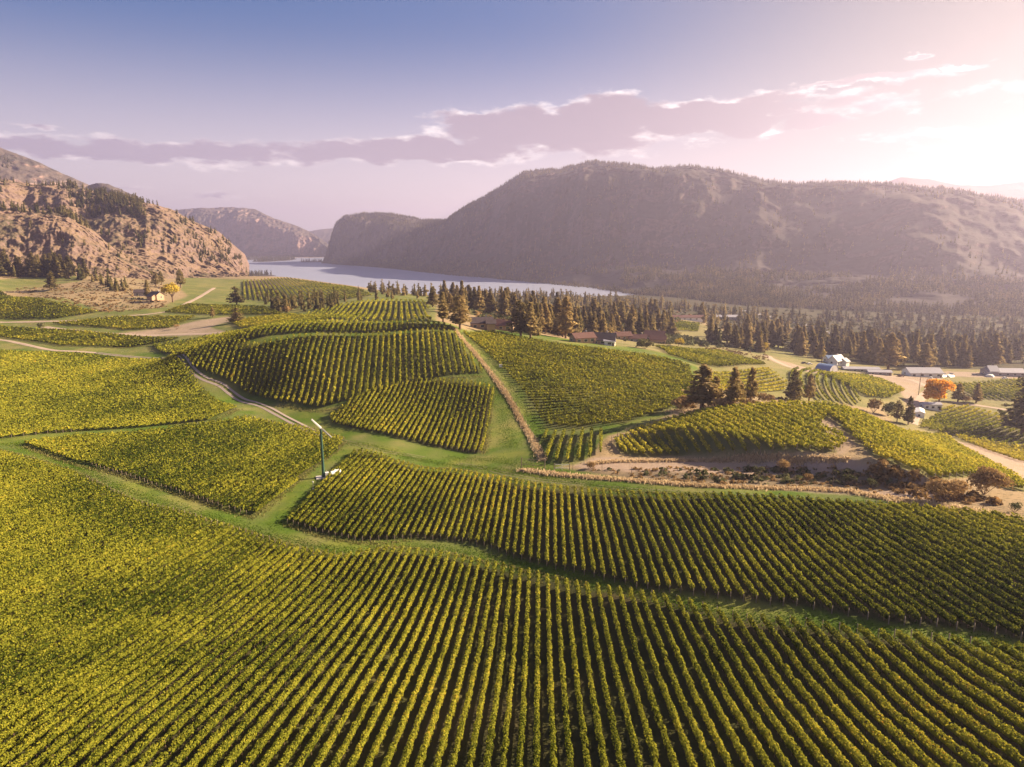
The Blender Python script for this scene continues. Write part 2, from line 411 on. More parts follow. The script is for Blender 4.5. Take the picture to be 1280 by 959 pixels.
m_, t_ = mat('gravel'); p_ = t_.pos()
g_ = t_.mix(t_.noise(p_, 3, 4, .7), (.22,.17,.15), (.42,.34,.30))
finish(t_, principled(t_, g_, .95, .1)); M_gravel = m_
M_rut = plain('worn_grass', (.17,.155,.075), .95, .35, 1.5)
m_, t_ = mat('pale_dust'); p_ = t_.pos()
g_ = t_.mix(t_.noise(p_, .8, 5, .7), (.30,.22,.17), (.46,.355,.285))
finish(t_, principled(t_, g_, .95, .1)); M_dust = m_
m_, t_ = mat('pavement'); g_ = t_.mix(t_.noise(t_.pos(), 1.5, 4), (.16,.15,.16), (.24,.22,.23)); finish(t_, principled(t_, g_, .85, .2)); M_asph = m_

m_, t_ = mat('lake_water'); p_ = t_.pos()
mp = t_.new('ShaderNodeMapping'); mp.inputs['Scale'].default_value = (.25, .7, 1); t_.l.new(p_, mp.inputs[0])
wn = t_.noise(mp.outputs[0], .09, 6, .7)
p = t_.new('ShaderNodeBsdfPrincipled'); p.inputs['Base Color'].default_value = (.27,.29,.39,1); p.inputs['Roughness'].default_value = .42; p.inputs['IOR'].default_value = 1.33
b = t_.new('ShaderNodeBump'); b.inputs['Strength'].default_value = .18; b.inputs['Distance'].default_value = 1.0; t_.l.new(wn, b.inputs['Height']); t_.l.new(b.outputs[0], p.inputs['Normal'])
finish(t_, p.outputs[0]); M_water = m_

def rock_mat(name, rock1, rock2, scrub, dark, treef=.5, scale=1.0, s0=.55, s1=.85):
    m, t = mat(name); p = t.pos()
    mp = t.new('ShaderNodeMapping'); mp.inputs['Scale'].default_value = (1, 1, 2.2); t.l.new(p, mp.inputs[0])
    a = t.noise(mp.outputs[0], .02*scale, 8, .68, .4); b = t.noise(p, .005*scale, 5, .6); c = t.noise(p, .09*scale, 5, .7)
    vo = t.new('ShaderNodeTexVoronoi', feature='DISTANCE_TO_EDGE'); vo.inputs['Scale'].default_value = .035*scale
    t.l.new(mp.outputs[0], vo.inputs['Vector'])
    rock = t.mix(a, rock1, rock2); rock = t.mix(t.smooth(vo.outputs[0], .0, .10, .35, 0), rock, tuple(x*.35 for x in rock1))
    nz = t.new('ShaderNodeSeparateXYZ'); t.l.new(t.new('ShaderNodeNewGeometry').outputs['Normal'], nz.inputs[0])
    slope = t.m('ADD', nz.outputs[2], t.m('MULTIPLY', t.m('SUBTRACT', a, .5), .6))
    col = t.mix(t.smooth(slope, s0, s1), rock, scrub)
    col = t.mix(t.m('MULTIPLY', t.smooth(t.m('ADD', t.m('MULTIPLY', b, .6), t.m('MULTIPLY', c, .4)), .56-treef*.12, .62-treef*.08), .85), col, dark)
    finish(t, principled(t, col, .95, .1, bump=a, bstr=.9, bdist=9/scale)); return m
M_rock = rock_mat('rocky_hillside', (.105,.068,.06), (.245,.17,.148), (.20,.135,.09), (.065,.058,.036), .38, 1.6)
M_forest = rock_mat('wooded_mountain', (.10,.068,.07), (.175,.125,.12), (.06,.048,.045), (.045,.042,.036), .7, 1.0, .35, .75)  # scrub tone darkened to stand in for shade at the mountain foot
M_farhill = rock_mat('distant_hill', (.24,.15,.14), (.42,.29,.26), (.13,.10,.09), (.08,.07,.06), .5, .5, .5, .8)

# ------------------------------------------------------------------ vineyard blocks (outlines, row direction, spacing)
blocks = {
 'near': dict(poly=[(-110,545),(0,566),(79,588),(118,605),(175,632),(245,649),(306,667),(371,688),(427,697),(488,688),(558,695),(623,710),(671,721),(733,736),(799,745),(854,754),(923,776),(1014,784),(1097,797),(1202,806),(1280,815),(1400,822),(1420,1060),(-110,1060)],
    tr=((682,955),(679,723)), s=1.75, h=1.65, wd=.35, yel=-.01, txt='the largest foreground block, below the curving grass lane'),
 'mid': dict(poly=[(444,566),(470,568),(527,588),(571,590),(632,601),(698,612),(800,619),(853,623),(984,625),(1115,634),(1246,647),(1280,653),(1370,668),(1370,806),(1280,802),(1224,789),(1115,780),(997,758),(853,741),(800,736),(733,719),(672,706),(610,684),(575,677),(514,673),(455,677),(400,667),(355,652)],
    tr=((692,695),(691,607)), s=1.75, h=1.65, wd=.36, yel=0, txt='the dark green block right of the wind machine and white tank'),
 'leftmid': dict(poly=[(25,555),(100,546),(175,542),(262,530),(312,523),(380,536),(430,550),(425,562),(370,605),(317,645),(280,636),(220,615),(149,592),(87,576)],
    tr=((290,625),(380,570)), s=1.95, h=1.65, wd=.40, yel=-.02, txt='the wedge-shaped block left of the wind machine'),
 'yellow': dict(poly=[(-110,436),(0,440),(112,444),(200,450),(250,482),(297,511),(265,526),(175,535),(62,542),(0,549),(-110,556)],
    tr=((212,530),(296,500)), s=2.1, h=1.65, wd=.42, yel=.04, txt='the yellowing block left of the gravel track'),
 'hill': dict(poly=[(205,445),(320,432),(415,419),(500,417),(570,417),(607,468),(560,470),(500,482),(450,498),(400,511),(350,504),(290,480),(240,460)],
    tr=((503,478),(503,418)), s=2.8, h=2.1, wd=.55, yel=.10, txt='the knoll left of the straw-coloured fence'),
 'crest': dict(poly=[(190,432),(290,416),(400,403),(530,404),(570,412),(560,414),(412,416),(300,429),(200,441)],
    tr=((503,414),(503,404)), s=2.8, h=2.0, wd=.55, yel=.0, txt='the dark band behind the knoll crest'),
 'small': dict(poly=[(412,522),(440,501),(480,484),(530,475),(580,477),(617,484),(612,520),(605,567),(560,562),(500,549),(450,538),(415,530)],
    tr=((600,560),(614,490)), s=2.0, h=1.8, wd=.45, yel=.10, txt='the small block between track and knoll'),
 'east': dict(poly=[(578,417),(620,416),(700,432),(780,442),(862,458),(868,478),(868,500),(830,515),(780,530),(722,536),(682,534),(660,500),(628,462),(600,436)],
    tr=((690,520),(820,505)), s=2.7, h=1.9, wd=.48, yel=.10, txt='the broad block right of the straw fence'),
 'gate': dict(poly=[(678,541),(762,541),(757,566),(735,576),(700,580),(684,578)], tr=((688,575),(700,537)), s=3.3, h=2.2, wd=.5, yel=.0, txt='the tiny block beside the wooden gate'),
 'terrace': dict(poly=[(768,553),(800,538),(855,522),(940,509),(1005,506),(1040,513),(1026,532),(1060,553),(1045,566),(950,567),(860,568),(800,571),(775,566)],
    tr=((812,533),(852,562)), s=2.5, h=2.2, wd=.68, yel=.28, txt='the sunlit block above the cut bank'),
 'slope': dict(poly=[(1012,506),(1060,515),(1185,545),(1230,577),(1290,616),(1262,613),(1222,597),(1167,600),(1135,588),(1097,574),(1062,544),(1044,526)],
    tr=((1060,530),(1175,588)), s=2.6, h=2.2, wd=.68, yel=.28, txt='the sunlit block sloping to the right edge'),
 'fan': dict(poly=[(985,462),(1020,464),(1060,476),(1080,500),(1070,508),(1030,502),(985,492)], tr=((1050,478),(1052,503)), s=4.6, h=2.2, wd=.6, yel=.05, txt='the curved-row hollow behind the yellow blocks'),
 'hollow': dict(poly=[(1022,467),(1080,470),(1132,489),(1112,499),(1082,497),(1040,474)], tr=((1040,472),(1110,492)), s=2.8, h=2.0, wd=.55, yel=.2, txt='the strip below the blue arched shed'),
 'strip': dict(poly=[(818,434),(905,440),(958,457),(900,460),(866,455),(835,444)], tr=((820,438),(950,457)), s=2.8, h=2.0, wd=.55, yel=.05, txt='the green strip below the red-roofed house'),
 'pale': dict(poly=[(880,466),(960,462),(985,480),(980,492),(900,492)], tr=((890,485),(970,482)), s=4.0, h=1.8, wd=.5, yel=.4, txt='the pale field behind the group of pines'),
 'shady': dict(poly=[(1152,530),(1180,510),(1210,509),(1290,532),(1290,562),(1230,553),(1150,536)], tr=((1160,527),(1212,515)), s=3.4, h=2.0, wd=.55, yel=.1, txt='the shaded block below the orange tree'),
 'amber': dict(poly=[(1190,545),(1290,561),(1290,582),(1205,553)], tr=((1200,549),(1280,556)), s=3.0, h=1.9, wd=.55, yel=.42, txt='the amber strip beside the dirt clearing'),
 'barn': dict(poly=[(1182,481),(1285,474),(1285,503),(1222,499)], tr=((1220,497),(1190,482)), s=4.0, h=2.0, wd=.55, yel=.05, txt='the block below the wide grey shed'),
 'nook': dict(poly=[(830,402),(875,405),(872,415),(832,414)], tr=((832,410),(872,411)), s=4.0, h=2.0, wd=.6, yel=-.05, txt='the little dark field among the valley pines'),
 'farA': dict(poly=[(-100,405),(0,409),(62,413),(160,421),(225,424),(160,436),(75,433),(0,422),(-100,412)], tr=((60,430),(200,424)), s=2.8, h=1.8, wd=.55, yel=.06, txt='the flat field behind the yellowing block'),
 'farB': dict(poly=[(-100,352),(0,364),(60,377),(125,390),(70,399),(0,399),(-100,399)], tr=((0,380),(80,394)), s=2.8, h=1.8, wd=.55, yel=.0, txt='the field under the left dry hillock'),
 'farC': dict(poly=[(65,405),(150,397),(245,396),(212,411),(160,413)], tr=((80,404),(200,402)), s=2.8, h=1.8, wd=.55, yel=.1, txt='the left field between two dirt tracks'),
 'farD': dict(poly=[(205,391),(235,381),(330,384),(352,393),(262,394)], tr=((215,390),(330,388)), s=3.2, h=1.8, wd=.55, yel=.05, txt='the field behind the bare brown gully'),
 'back': dict(poly=[(420,383),(530,377),(543,402),(440,402),(375,396)], tr=((500,400),(500,380)), s=4.0, h=2.1, wd=.6, yel=.08, txt='the block right of the dark tree belt'),
 'rim': dict(poly=[(305,352),(360,348),(440,360),(465,370),(420,377),(360,378),(300,374)], tr=((330,372),(322,352)), s=5.0, h=2.2, wd=.7, yel=.0, txt='the far green rise above the lake'),
 'bowl': dict(poly=[(285,402),(360,394),(420,398),(400,401),(300,411)], tr=((300,408),(400,399)), s=3.2, h=2.0, wd=.6, yel=.15, txt='the hollow left of the knoll crest'),
}
for b_ in blocks.values(): b_['w'] = unproj(b_['poly']); b_['t'] = unproj(b_['tr'])

def smooth_line(pts_px, step=3.0):
    wpts = unproj(pts_px); out = [wpts[0]]
    n_ = len(wpts)
    for i in range(n_-1):
        p0 = wpts[max(i-1, 0)]; p1 = wpts[i]; p2 = wpts[i+1]; p3 = wpts[min(i+2, n_-1)]
        k = max(2, int(np.hypot(*(p2-p1))/step))
        for j in range(1, k+1):
            t = j/k; out.append(.5*((2*p1)+(-p0+p2)*t+(2*p0-5*p1+4*p2-p3)*t*t+(-p0+3*p1-3*p2+p3)*t**3))
    return np.array(out)
roads = {
 'gravel_track': (smooth_line([(120,441),(205,449),(240,462),(280,484),(320,505),(350,519),(385,537),(415,548)]), 3.6, M_gravel),
 'dirt_track': (smooth_line([(-60,402),(0,403),(95,401),(160,395),(200,391),(222,386),(234,379),(248,372),(268,360)]), 4.5, M_dust),
 'farm_road': (smooth_line([(-60,418),(0,425),(60,437),(120,441)]), 3.6, M_dust),
 'valley_road': (smooth_line([(930,388),(970,398),(1010,407),(1045,420),(1075,428)], 8), 12, M_asph),
 'orchard_road': (smooth_line([(1190,503),(1230,508),(1290,518)]), 5, M_dust),
 'farmyard_road': (smooth_line([(960,445),(1000,462),(1060,468),(1120,472),(1160,484),(1150,500),(1140,530)]), 5, M_dust),
 'gully_track': (smooth_line([(55,409),(110,415),(170,419),(230,418),(290,415)]), 6, M_dust),
}
# ------------------------------------------------------------------ ground sheet
NC, NR = 900, 720
uu = np.linspace(-1.25, 1.05, NC); ly = np.concatenate([np.linspace(math.log(60), math.log(170), 40, endpoint=False), np.linspace(math.log(170), math.log(1700), NR-100, endpoint=False), np.linspace(math.log(1700), math.log(10600), 60)])
NRr = len(ly)
YY = np.exp(ly)[:, None]-Y0 + 0*uu[None]; XX = (np.exp(ly)[:, None])*uu[None]
gx, gy = XX.ravel(), YY.ravel(); gh = hdrop(gx, gy)
far = sstep(9000, 12000, gy); gh = gh*(1-far)+122*far
zone = np.zeros((len(gx), 3)); dgx = np.hypot(gx, gy)
ns = fbm(gx/9, gy/9, 0, 3, 21)
green = np.zeros(len(gx))
lane_poly = unproj([(-120,430),(0,436),(200,440),(300,425),(420,405),(540,400),(580,412),(640,412),(870,450),(880,500),(850,512),(800,535),(760,545),(730,580),(690,583),(900,607),(1050,612),(1150,627),(1290,652),(1480,690),(1500,1120),(-200,1120),(-180,520)])
green = np.where(inpoly(gx, gy, lane_poly), 1.0, 0.0)
g2 = unproj([(-100,396),(60,372),(130,389),(200,385),(240,368),(330,358),(440,360),(545,372),(545,402),(300,420),(200,440),(-100,436)])
green = np.maximum(green, .8*inpoly(gx, gy, g2))
g3 = unproj([(820,432),(905,440),(960,460),(1060,470),(1140,490),(1085,510),(1000,498),(870,470)])
green = np.maximum(green, .55*inpoly(gx, gy, g3))
g5 = unproj(blocks['terrace']['poly']); g6 = unproj(blocks['slope']['poly']); green = np.maximum(green, .7*(inpoly(gx, gy, g5) | inpoly(gx, gy, g6)))
g7 = unproj([(700,418),(860,400),(1000,440),(1290,462),(1290,560),(1140,545),(1100,505),(980,500),(860,470)]); green = np.maximum(green, .45*inpoly(gx, gy, g7))
g8 = unproj([(222,346),(312,349),(300,376),(240,373),(226,362)]); green = np.maximum(green, .75*inpoly(gx, gy, g8))
g4 = unproj([(-60,342),(95,343),(100,352),(30,362),(-60,352)]); green = np.maximum(green, .7*inpoly(gx, gy, g4))
green *= np.clip(.95+.5*ns, 0, 1)
zone[:, 1] = green
vz = np.zeros(len(gx))
for k, b_ in blocks.items():
    ins = inpoly(gx, gy, b_['w']) & (dgx < 1600)
    v = {'near': .9, 'mid': .9, 'small': .9, 'hill': .75, 'crest': .8, 'terrace': .25, 'slope': .25, 'fan': .0, 'pale': .1, 'gate': .2}.get(k, .55)
    vz = np.where(ins, v, vz)
zone[:, 2] = vz
val_shade = unproj([(548,374),(600,366),(860,380),(1290,395),(1290,462),(1100,458),(1000,442),(880,402),(850,396),(800,414),(700,416),(600,396)])
vz = np.maximum(vz, 1.0*inpoly(gx, gy, val_shade)*np.clip(1.0+.3*ns, 0, 1))  # valley scrub ground, darkened to paint in the shade lying there
val2_shade = (gx > -150) & (gy > 1150) & (gy < 9000); vz = np.maximum(vz, np.where(val2_shade, 1.0*np.clip(1.05+.3*ns, 0, 1), 0))  # same painted shade over the farther valley floor
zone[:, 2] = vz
dirtz = np.zeros(len(gx))
for pl in ([(715,583),(740,572),(775,572),(860,574),(1050,573),(1080,580),(1100,590),(1160,605),(1230,630),(1120,622),(900,606),(760,592)],
           [(1022,520),(1040,530),(1068,556),(1050,570),(1030,545)], [(1140,540),(1185,552),(1240,580),(1300,612),(1300,580),(1215,555)],
           [(160,415),(215,409),(245,401),(285,396),(298,399),(262,409),(285,415),(185,420),(150,418)],
           [(950,442),(1010,460),(1080,466),(1180,473),(1175,478),(1150,484),(1140,530),(1130,498),(1110,476),(1040,470),(990,461)], [(1180,470),(1290,474),(1290,468),(1180,464)]):
    wpl = unproj(pl); dirtz = np.maximum(dirtz, np.where(inpoly(gx, gy, wpl), .9, 0))
bk = inpoly(gx, gy, unproj([(715,587),(850,590),(1050,588),(1110,600),(1150,614),(1050,611),(900,607),(760,595)])); dirtz = np.where(bk, .28, dirtz); zone[:, 2] = np.where(bk, .6, zone[:, 2])
tank_xy = unproj([(405, 598)])[0]
zone[:, 0] = dirtz*np.clip(.9+.4*ns, 0, 1)
bank = raise_amt(gx, gy); steep = ((bank > .3) & (bank < 4.7) & (dist_poly(gx, gy, RP[:5]) < 4.5)); zone[:, 0] = np.where(steep, .4, zone[:, 0]); zone[:, 1] = np.where(steep, 0, zone[:, 1]); zone[:, 2] = np.where(steep, .75, zone[:, 2])
# soften zone borders by one-cell blur
for ch in range(3):
    z2 = zone[:, ch].reshape(NRr, NC)
    for _ in range(1):
        z2 = (z2 + np.roll(z2, 1, 0) + np.roll(z2, -1, 0) + np.roll(z2, 1, 1) + np.roll(z2, -1, 1))/5
    zone[:, ch] = z2.ravel()
I = np.arange(NRr*NC).reshape(NRr, NC)
gf = np.stack([I[:-1, :-1], I[:-1, 1:], I[1:, 1:], I[1:, :-1]], -1).reshape(-1, 4)
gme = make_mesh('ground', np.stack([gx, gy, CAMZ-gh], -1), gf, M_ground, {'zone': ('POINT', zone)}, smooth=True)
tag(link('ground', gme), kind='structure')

for nm, (ln, wd, mt) in roads.items():
    d = np.gradient(ln, axis=0); d /= np.linalg.norm(d, axis=1, keepdims=True); nrm = np.stack([d[:, 1], -d[:, 0]], -1)
    offs = np.linspace(-.5, .5, 7); V = []
    for o_ in offs:
        q = ln + nrm*(o_*wd*(1+.12*fbm(ln[:, 0]/6, ln[:, 1]/6, o_*9, 2, 4)))[:, None]; V.append(np.stack([q[:, 0], q[:, 1], gz(q[:, 0], q[:, 1])+.16-.10*(abs(o_)*2)**3], -1))
    V = np.stack(V, 1).reshape(-1, 3); J = np.arange(len(V)).reshape(-1, 7)
    fc = np.stack([J[:-1, :-1], J[:-1, 1:], J[1:, 1:], J[1:, :-1]], -1).reshape(-1, 4)
    if nm == 'gravel_track':   # two wheel ruts with a grass strip between
        fc = np.stack([J[:-1, :-1], J[:-1, 1:], J[1:, 1:], J[1:, :-1]], -1); fc = fc[:, [0, 1, 4, 5]].reshape(-1, 4)
    tag(link(nm, make_mesh(nm, V, fc, mt, smooth=True)), kind='structure')
# two wheel ruts worn in the grass lane
lane = smooth_line([(415,548),(470,562),(530,572),(590,582),(640,594),(700,603),(900,616),(1080,626),(1200,641),(1300,658)])
for s_ in (-1, 1):
    d = np.gradient(lane, axis=0); d /= np.linalg.norm(d, axis=1, keepdims=True); nrm = np.stack([d[:, 1], -d[:, 0]], -1)
    V = []
    for o_ in (-.28, 0, .28):
        q = lane+nrm*(s_*.85+o_*(1+.5*fbm(lane[:, 0]/5, lane[:, 1]/5, 0, 2, 8)))[:, None]; V.append(np.stack([q[:, 0], q[:, 1], gz(q[:, 0], q[:, 1])+(.07 if o_ == 0 else .01)], -1))
    V = np.stack(V, 1).reshape(-1, 3); J = np.arange(len(V)).reshape(-1, 3)
    fc = np.stack([J[:-1, :-1], J[:-1, 1:], J[1:, 1:], J[1:, :-1]], -1)
    keep = (fbm(lane[:-1, 0]/14, lane[:-1, 1]/14, 0, 2, 15) > -.25); fc = fc[keep].reshape(-1, 4)
    tag(link('wheel_rut', make_mesh('wheel_rut', V, fc, M_rut, smooth=True)), kind='structure')
# lake
wm = MB(); wm.face_add([(-6000, 900, 0), (3000, 900, 0), (3000, 5600, 0), (-6000, 5600, 0)], [(0, 1, 2, 3)])
tag(wm.build('water', M_water), kind='structure')

# ------------------------------------------------------------------ mountains
def ridge_pt(px, py, Yd):
    u = (px-640)/F; v = (479.5-py)/F; t = Yd/(CP+v*SP)
    return (u*t, Yd, CAMZ+t*(-SP+v*CP))
def base_pt(px, py, z):
    u = (px-640)/F; v = (479.5-py)/F; t = (CAMZ-z)/(SP-v*CP)
    return (u*t, t*(CP+v*SP), z)
def resample(P_, n_):
    P_ = np.array(P_, float); s_ = np.concatenate([[0], np.cumsum(np.linalg.norm(np.diff(P_[:, :2], axis=0), axis=1))]); return s_, P_
def mountain(name, ridge, base, mt, ns=420, nt=150, amp=40, cliff=.4, c0=.35, c1=.75, scale=120, seed=1, back=.7, rough=1.0, zamp=.1):
    rd = np.array(ridge, float); bs = np.array(base, float)
    k = np.concatenate([[0], np.cumsum(np.linalg.norm(np.diff((rd+bs)[:, :2]/2, axis=0), axis=1)+5)]); k /= k[-1]
    s_ = np.linspace(0, 1, ns)
    Rg = np.stack([np.interp(s_, k, rd[:, i]) for i in range(3)], -1); Bs = np.stack([np.interp(s_, k, bs[:, i]) for i in range(3)], -1)
    tt = np.concatenate([np.linspace(0, 1, nt), 1+np.linspace(.03, back, 14)])
    S, T = np.meshgrid(s_, tt, indexing='ij')
    R3 = Rg[:, None]; B3 = Bs[:, None]; Tc = np.minimum(T, 1)[..., None]
    Pn = B3+(R3-B3)*Tc
    wob = .12*fbm(S*14, S*0, seed*1.0, 3, seed)
    prof = (1-cliff)*Tc[..., 0]**1.15 + cliff*sstep(0, 1, np.clip((Tc[..., 0]-(c0+wob))/(c1-c0), 0, 1))
    Z_ = B3[..., 2]+(R3[..., 2]-B3[..., 2])*prof
    ov = np.maximum(T-1, 0); out = R3[..., :2]-B3[..., :2]
    Pn[..., :2] += out*ov[..., None]; Z_ = Z_-(R3[..., 2]-B3[..., 2])*ov*.8
    od = -out/(np.linalg.norm(out, axis=-1, keepdims=True)+1e-6)
    win = np.minimum(1, T*5)*np.clip(1-(T-.9)*4, .15, 1)
    x, y, z = Pn[..., 0], Pn[..., 1], Z_
    n1 = fbm(x/scale, y/scale, z/scale*.8, 6, seed+3, .55, True); n2 = fbm(x/scale*3, y/scale*3, z/scale*2, 5, seed+9, .6)
    gull = fbm(S*ns/14.0*(.5), S*0+T*.8, seed, 4, seed+30, .55, True)
    dd = amp*win*(n1*.9+n2*.45*rough+gull*.45)
    Pn[..., :2] += od*dd[..., None]
    Z_ = Z_ + zamp*amp*win*(n2+.6*n1) + .02*amp*fbm(S*ns/6, T*0, 0, 3, seed+7)*(T > .9)
    V = np.concatenate([Pn[..., :2], Z_[..., None]], -1)
    I = np.arange(ns*len(tt)).reshape(ns, -1)
    f = np.stack([I[:-1, :-1], I[1:, :-1], I[1:, 1:], I[:-1, 1:]], -1).reshape(-1, 4)
    me = make_mesh(name, V.reshape(-1, 3), f, mt, smooth=True)
    tag(link(name, me), kind='structure'); return V, S, T

def zip_st(rl, bl): return [ridge_pt(*r) for r in rl], [b if len(b) == 4 else base_pt(*b) for b in bl]
rl = [(405,330,4150),(409,322,4150),(414,300,4150),(421,279,4150),(432,271,4100),(455,267,4050),(490,267,3950),(530,276,3850),(562,276,3700),(580,262,3600),(600,250,3500),(620,239,3450),(655,217,3400),
      (700,212,3300),(735,204,3200),(770,207,3100),(820,212,3000),(860,208,2950),(900,215,2900),(950,228,2800),(1000,232,2750),(1050,230,2700),(1100,230,2650),(1150,234,2600),(1200,239,2550),(1280,252,2500),(1420,262,2450),(1650,250,2350),(2000,215,2200)]
bl = [(402,330,-3),(405,330,-3),(410,330,-3),(416,331,-3),(428,332,-3),(445,333,-3),(470,335,-3),(500,338,-3),(525,341,-3),(545,343,-3),(570,346,-3),(600,348,-3),(640,352,-3),
      (690,357,-3),(740,362,-3),(790,369,-2),(835,373,0),(870,377,2),(905,381,3),(950,384,4),(1000,387,4),(1050,390,4),(1100,392,4),(1150,394,4),(1200,396,4),(1280,399,4),(1420,404,4),(1650,410,4),(2000,420,4)]
r_, b_ = zip_st(rl, bl)
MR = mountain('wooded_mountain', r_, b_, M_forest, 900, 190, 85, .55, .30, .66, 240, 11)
# rocky hill on the left
rl = [(-420,235,1500),(-160,232,1500),(0,226,1480),(40,232,1480),(90,234,1470),(130,242,1460),(170,251,1450),(215,262,1450),(250,281,1440),(275,291,1430),(290,306,1430),(303,330,1420),(311,346,1400)]
bxy = unproj([(-420,352),(-160,350),(0,346),(40,346),(80,347),(120,348),(150,349),(180,350),(205,349),(225,348),(250,348),(280,348),(308,350)])
bl = [(p[0], p[1], gz(p[0], p[1])[0]-5) for p in bxy]
ML = mountain('rocky_hill', [ridge_pt(*r) for r in rl], bl, M_rock, 620, 260, 24, .45, .45, .85, 75, 23,   .5, 1.3, .28)
rl = [(-300,262,1120),(-100,262,1120),(0,262,1120),(60,264,1110),(90,270,1100),(112,284,1090),(135,305,1060),(160,325,1020),(195,346,960)]
bxy = unproj([(-300,352),(-100,350),(0,347),(50,347),(75,348),(95,349),(115,350),(145,351),(190,352)])
bl = [(p[0], p[1]-25, gz(p[0], p[1])[0]-6) for p in bxy]
MS = mountain('rocky_spur', [ridge_pt(*r) for r in rl], bl, M_rock, 420, 190, 14, .5, .35, .8, 48, 41, .5, 1.3, .35)
# purple mountain behind the rocky hill and the ones round the far end of the lake
rl = [(-500,165,2500),(-150,165,2500),(0,185,2500),(30,196,2500),(60,209,2500),(90,222,2500),(112,231,2500),(122,229,2450),(135,230,2450),(150,236,2450),(170,247,2450),(190,263,2450),(215,285,2450)]
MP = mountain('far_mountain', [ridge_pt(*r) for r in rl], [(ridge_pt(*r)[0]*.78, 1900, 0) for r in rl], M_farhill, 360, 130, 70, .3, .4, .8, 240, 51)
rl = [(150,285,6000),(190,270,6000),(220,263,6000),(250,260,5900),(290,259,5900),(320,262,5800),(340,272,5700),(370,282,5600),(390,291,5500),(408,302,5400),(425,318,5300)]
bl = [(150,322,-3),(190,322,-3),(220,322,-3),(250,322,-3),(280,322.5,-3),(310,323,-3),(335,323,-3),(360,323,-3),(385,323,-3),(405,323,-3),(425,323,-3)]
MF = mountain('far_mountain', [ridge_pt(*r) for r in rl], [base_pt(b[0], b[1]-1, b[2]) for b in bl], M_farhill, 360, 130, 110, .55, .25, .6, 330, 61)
rl = [(340,300,8200),(375,291,8200),(400,287,8200),(425,285,8200),(460,288,8200),(520,296,8200)]
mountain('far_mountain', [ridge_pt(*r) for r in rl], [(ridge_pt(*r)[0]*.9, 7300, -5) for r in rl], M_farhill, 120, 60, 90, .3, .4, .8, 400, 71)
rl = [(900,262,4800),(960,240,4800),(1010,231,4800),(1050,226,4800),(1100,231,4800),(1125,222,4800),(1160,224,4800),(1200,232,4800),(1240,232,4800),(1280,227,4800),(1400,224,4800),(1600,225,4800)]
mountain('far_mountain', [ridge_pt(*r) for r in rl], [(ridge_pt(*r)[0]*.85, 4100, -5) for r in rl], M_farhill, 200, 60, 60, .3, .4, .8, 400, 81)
# low wooded spits at the far end of the lake
def spit(cx, cy, rx, ry, name='lake_shore'):
    th = np.linspace(0, 2*np.pi, 40, endpoint=False); rr = 1+.2*fbm(np.cos(th)*2, np.sin(th)*2, cx, 3, 4)
    V = [(cx, cy, 4)]
    for k_, z_ in ((.6, 3), (1, -2)):
        V += [(cx+rx*k_*math.cos(t)*q, cy+ry*k_*math.sin(t)*q, z_) for t, q in zip(th, rr)]
    mbs = MB(); fs = [(0, 1+i, 1+(i+1) % 40) for i in range(40)]+[(1+i, 41+i, 41+(i+1) % 40, 1+(i+1) % 40) for i in range(40)]
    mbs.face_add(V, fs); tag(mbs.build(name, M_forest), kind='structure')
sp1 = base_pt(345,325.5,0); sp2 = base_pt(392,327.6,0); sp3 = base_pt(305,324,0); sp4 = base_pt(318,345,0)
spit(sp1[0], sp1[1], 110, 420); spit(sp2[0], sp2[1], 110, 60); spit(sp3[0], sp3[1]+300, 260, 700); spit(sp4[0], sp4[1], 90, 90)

# ------------------------------------------------------------------ vine rows
SMAX = 300
runs = []
for key, b_ in blocks.items():
    poly = b_['w']; a, c = b_['t']; d = (c-a)/np.hypot(*(c-a)); nr = np.array([-d[1], d[0]])
    al = poly @ d; ac = poly @ nr; S_ = b_['s']
    k0, k1 = int(math.floor(ac.min()/S_)), int(math.ceil(ac.max()/S_))
    L = np.arange(al.min(), al.max(), .7)
    for k_ in range(k0, k1+1):
        off = k_*S_+rng.normal(0, .03)
        bend = 0
        if key == 'fan': bend = 7.0*((L-L.mean())/(L.max()-L.min()))**2*4
        x = d[0]*L+nr[0]*(off+bend); y = d[1]*L+nr[1]*(off+bend)
        ins = inpoly(x, y, poly)
        if key in ('near', 'mid', 'leftmid'): pass
        if not ins.any(): continue
        e = np.flatnonzero(np.diff(np.concatenate([[0], ins.astype(int), [0]])))
        for s0, s1 in zip(e[::2], e[1::2]):
            if s1-s0 < 6: continue
            xs, ys = x[s0:s1], y[s0:s1]
            if key == 'near' and (ys.max() < 30): continue
            runs.append([key, np.stack([xs, ys], -1)])
for r in runs:
    q = r[1]; z = gz(q[::4, 0], q[::4, 1]); dp = depth_of(q[::4, 0], q[::4, 1], z)
    sx = 640+F*q[::4, 0]/dp; inf = (sx > 0) & (sx < 1280) & (dp > 60)
    r.append(float((2.0*.7*4*inf/np.maximum(dp, 30)**2).sum())); r.append(float(dp.min()))
order = sorted(range(len(runs)), key=lambda i: -runs[i][2])
indiv = set(order[:SMAX])
print('vine rows', len(runs), {k: sum(1 for r in runs if r[0] == k) for k in blocks})
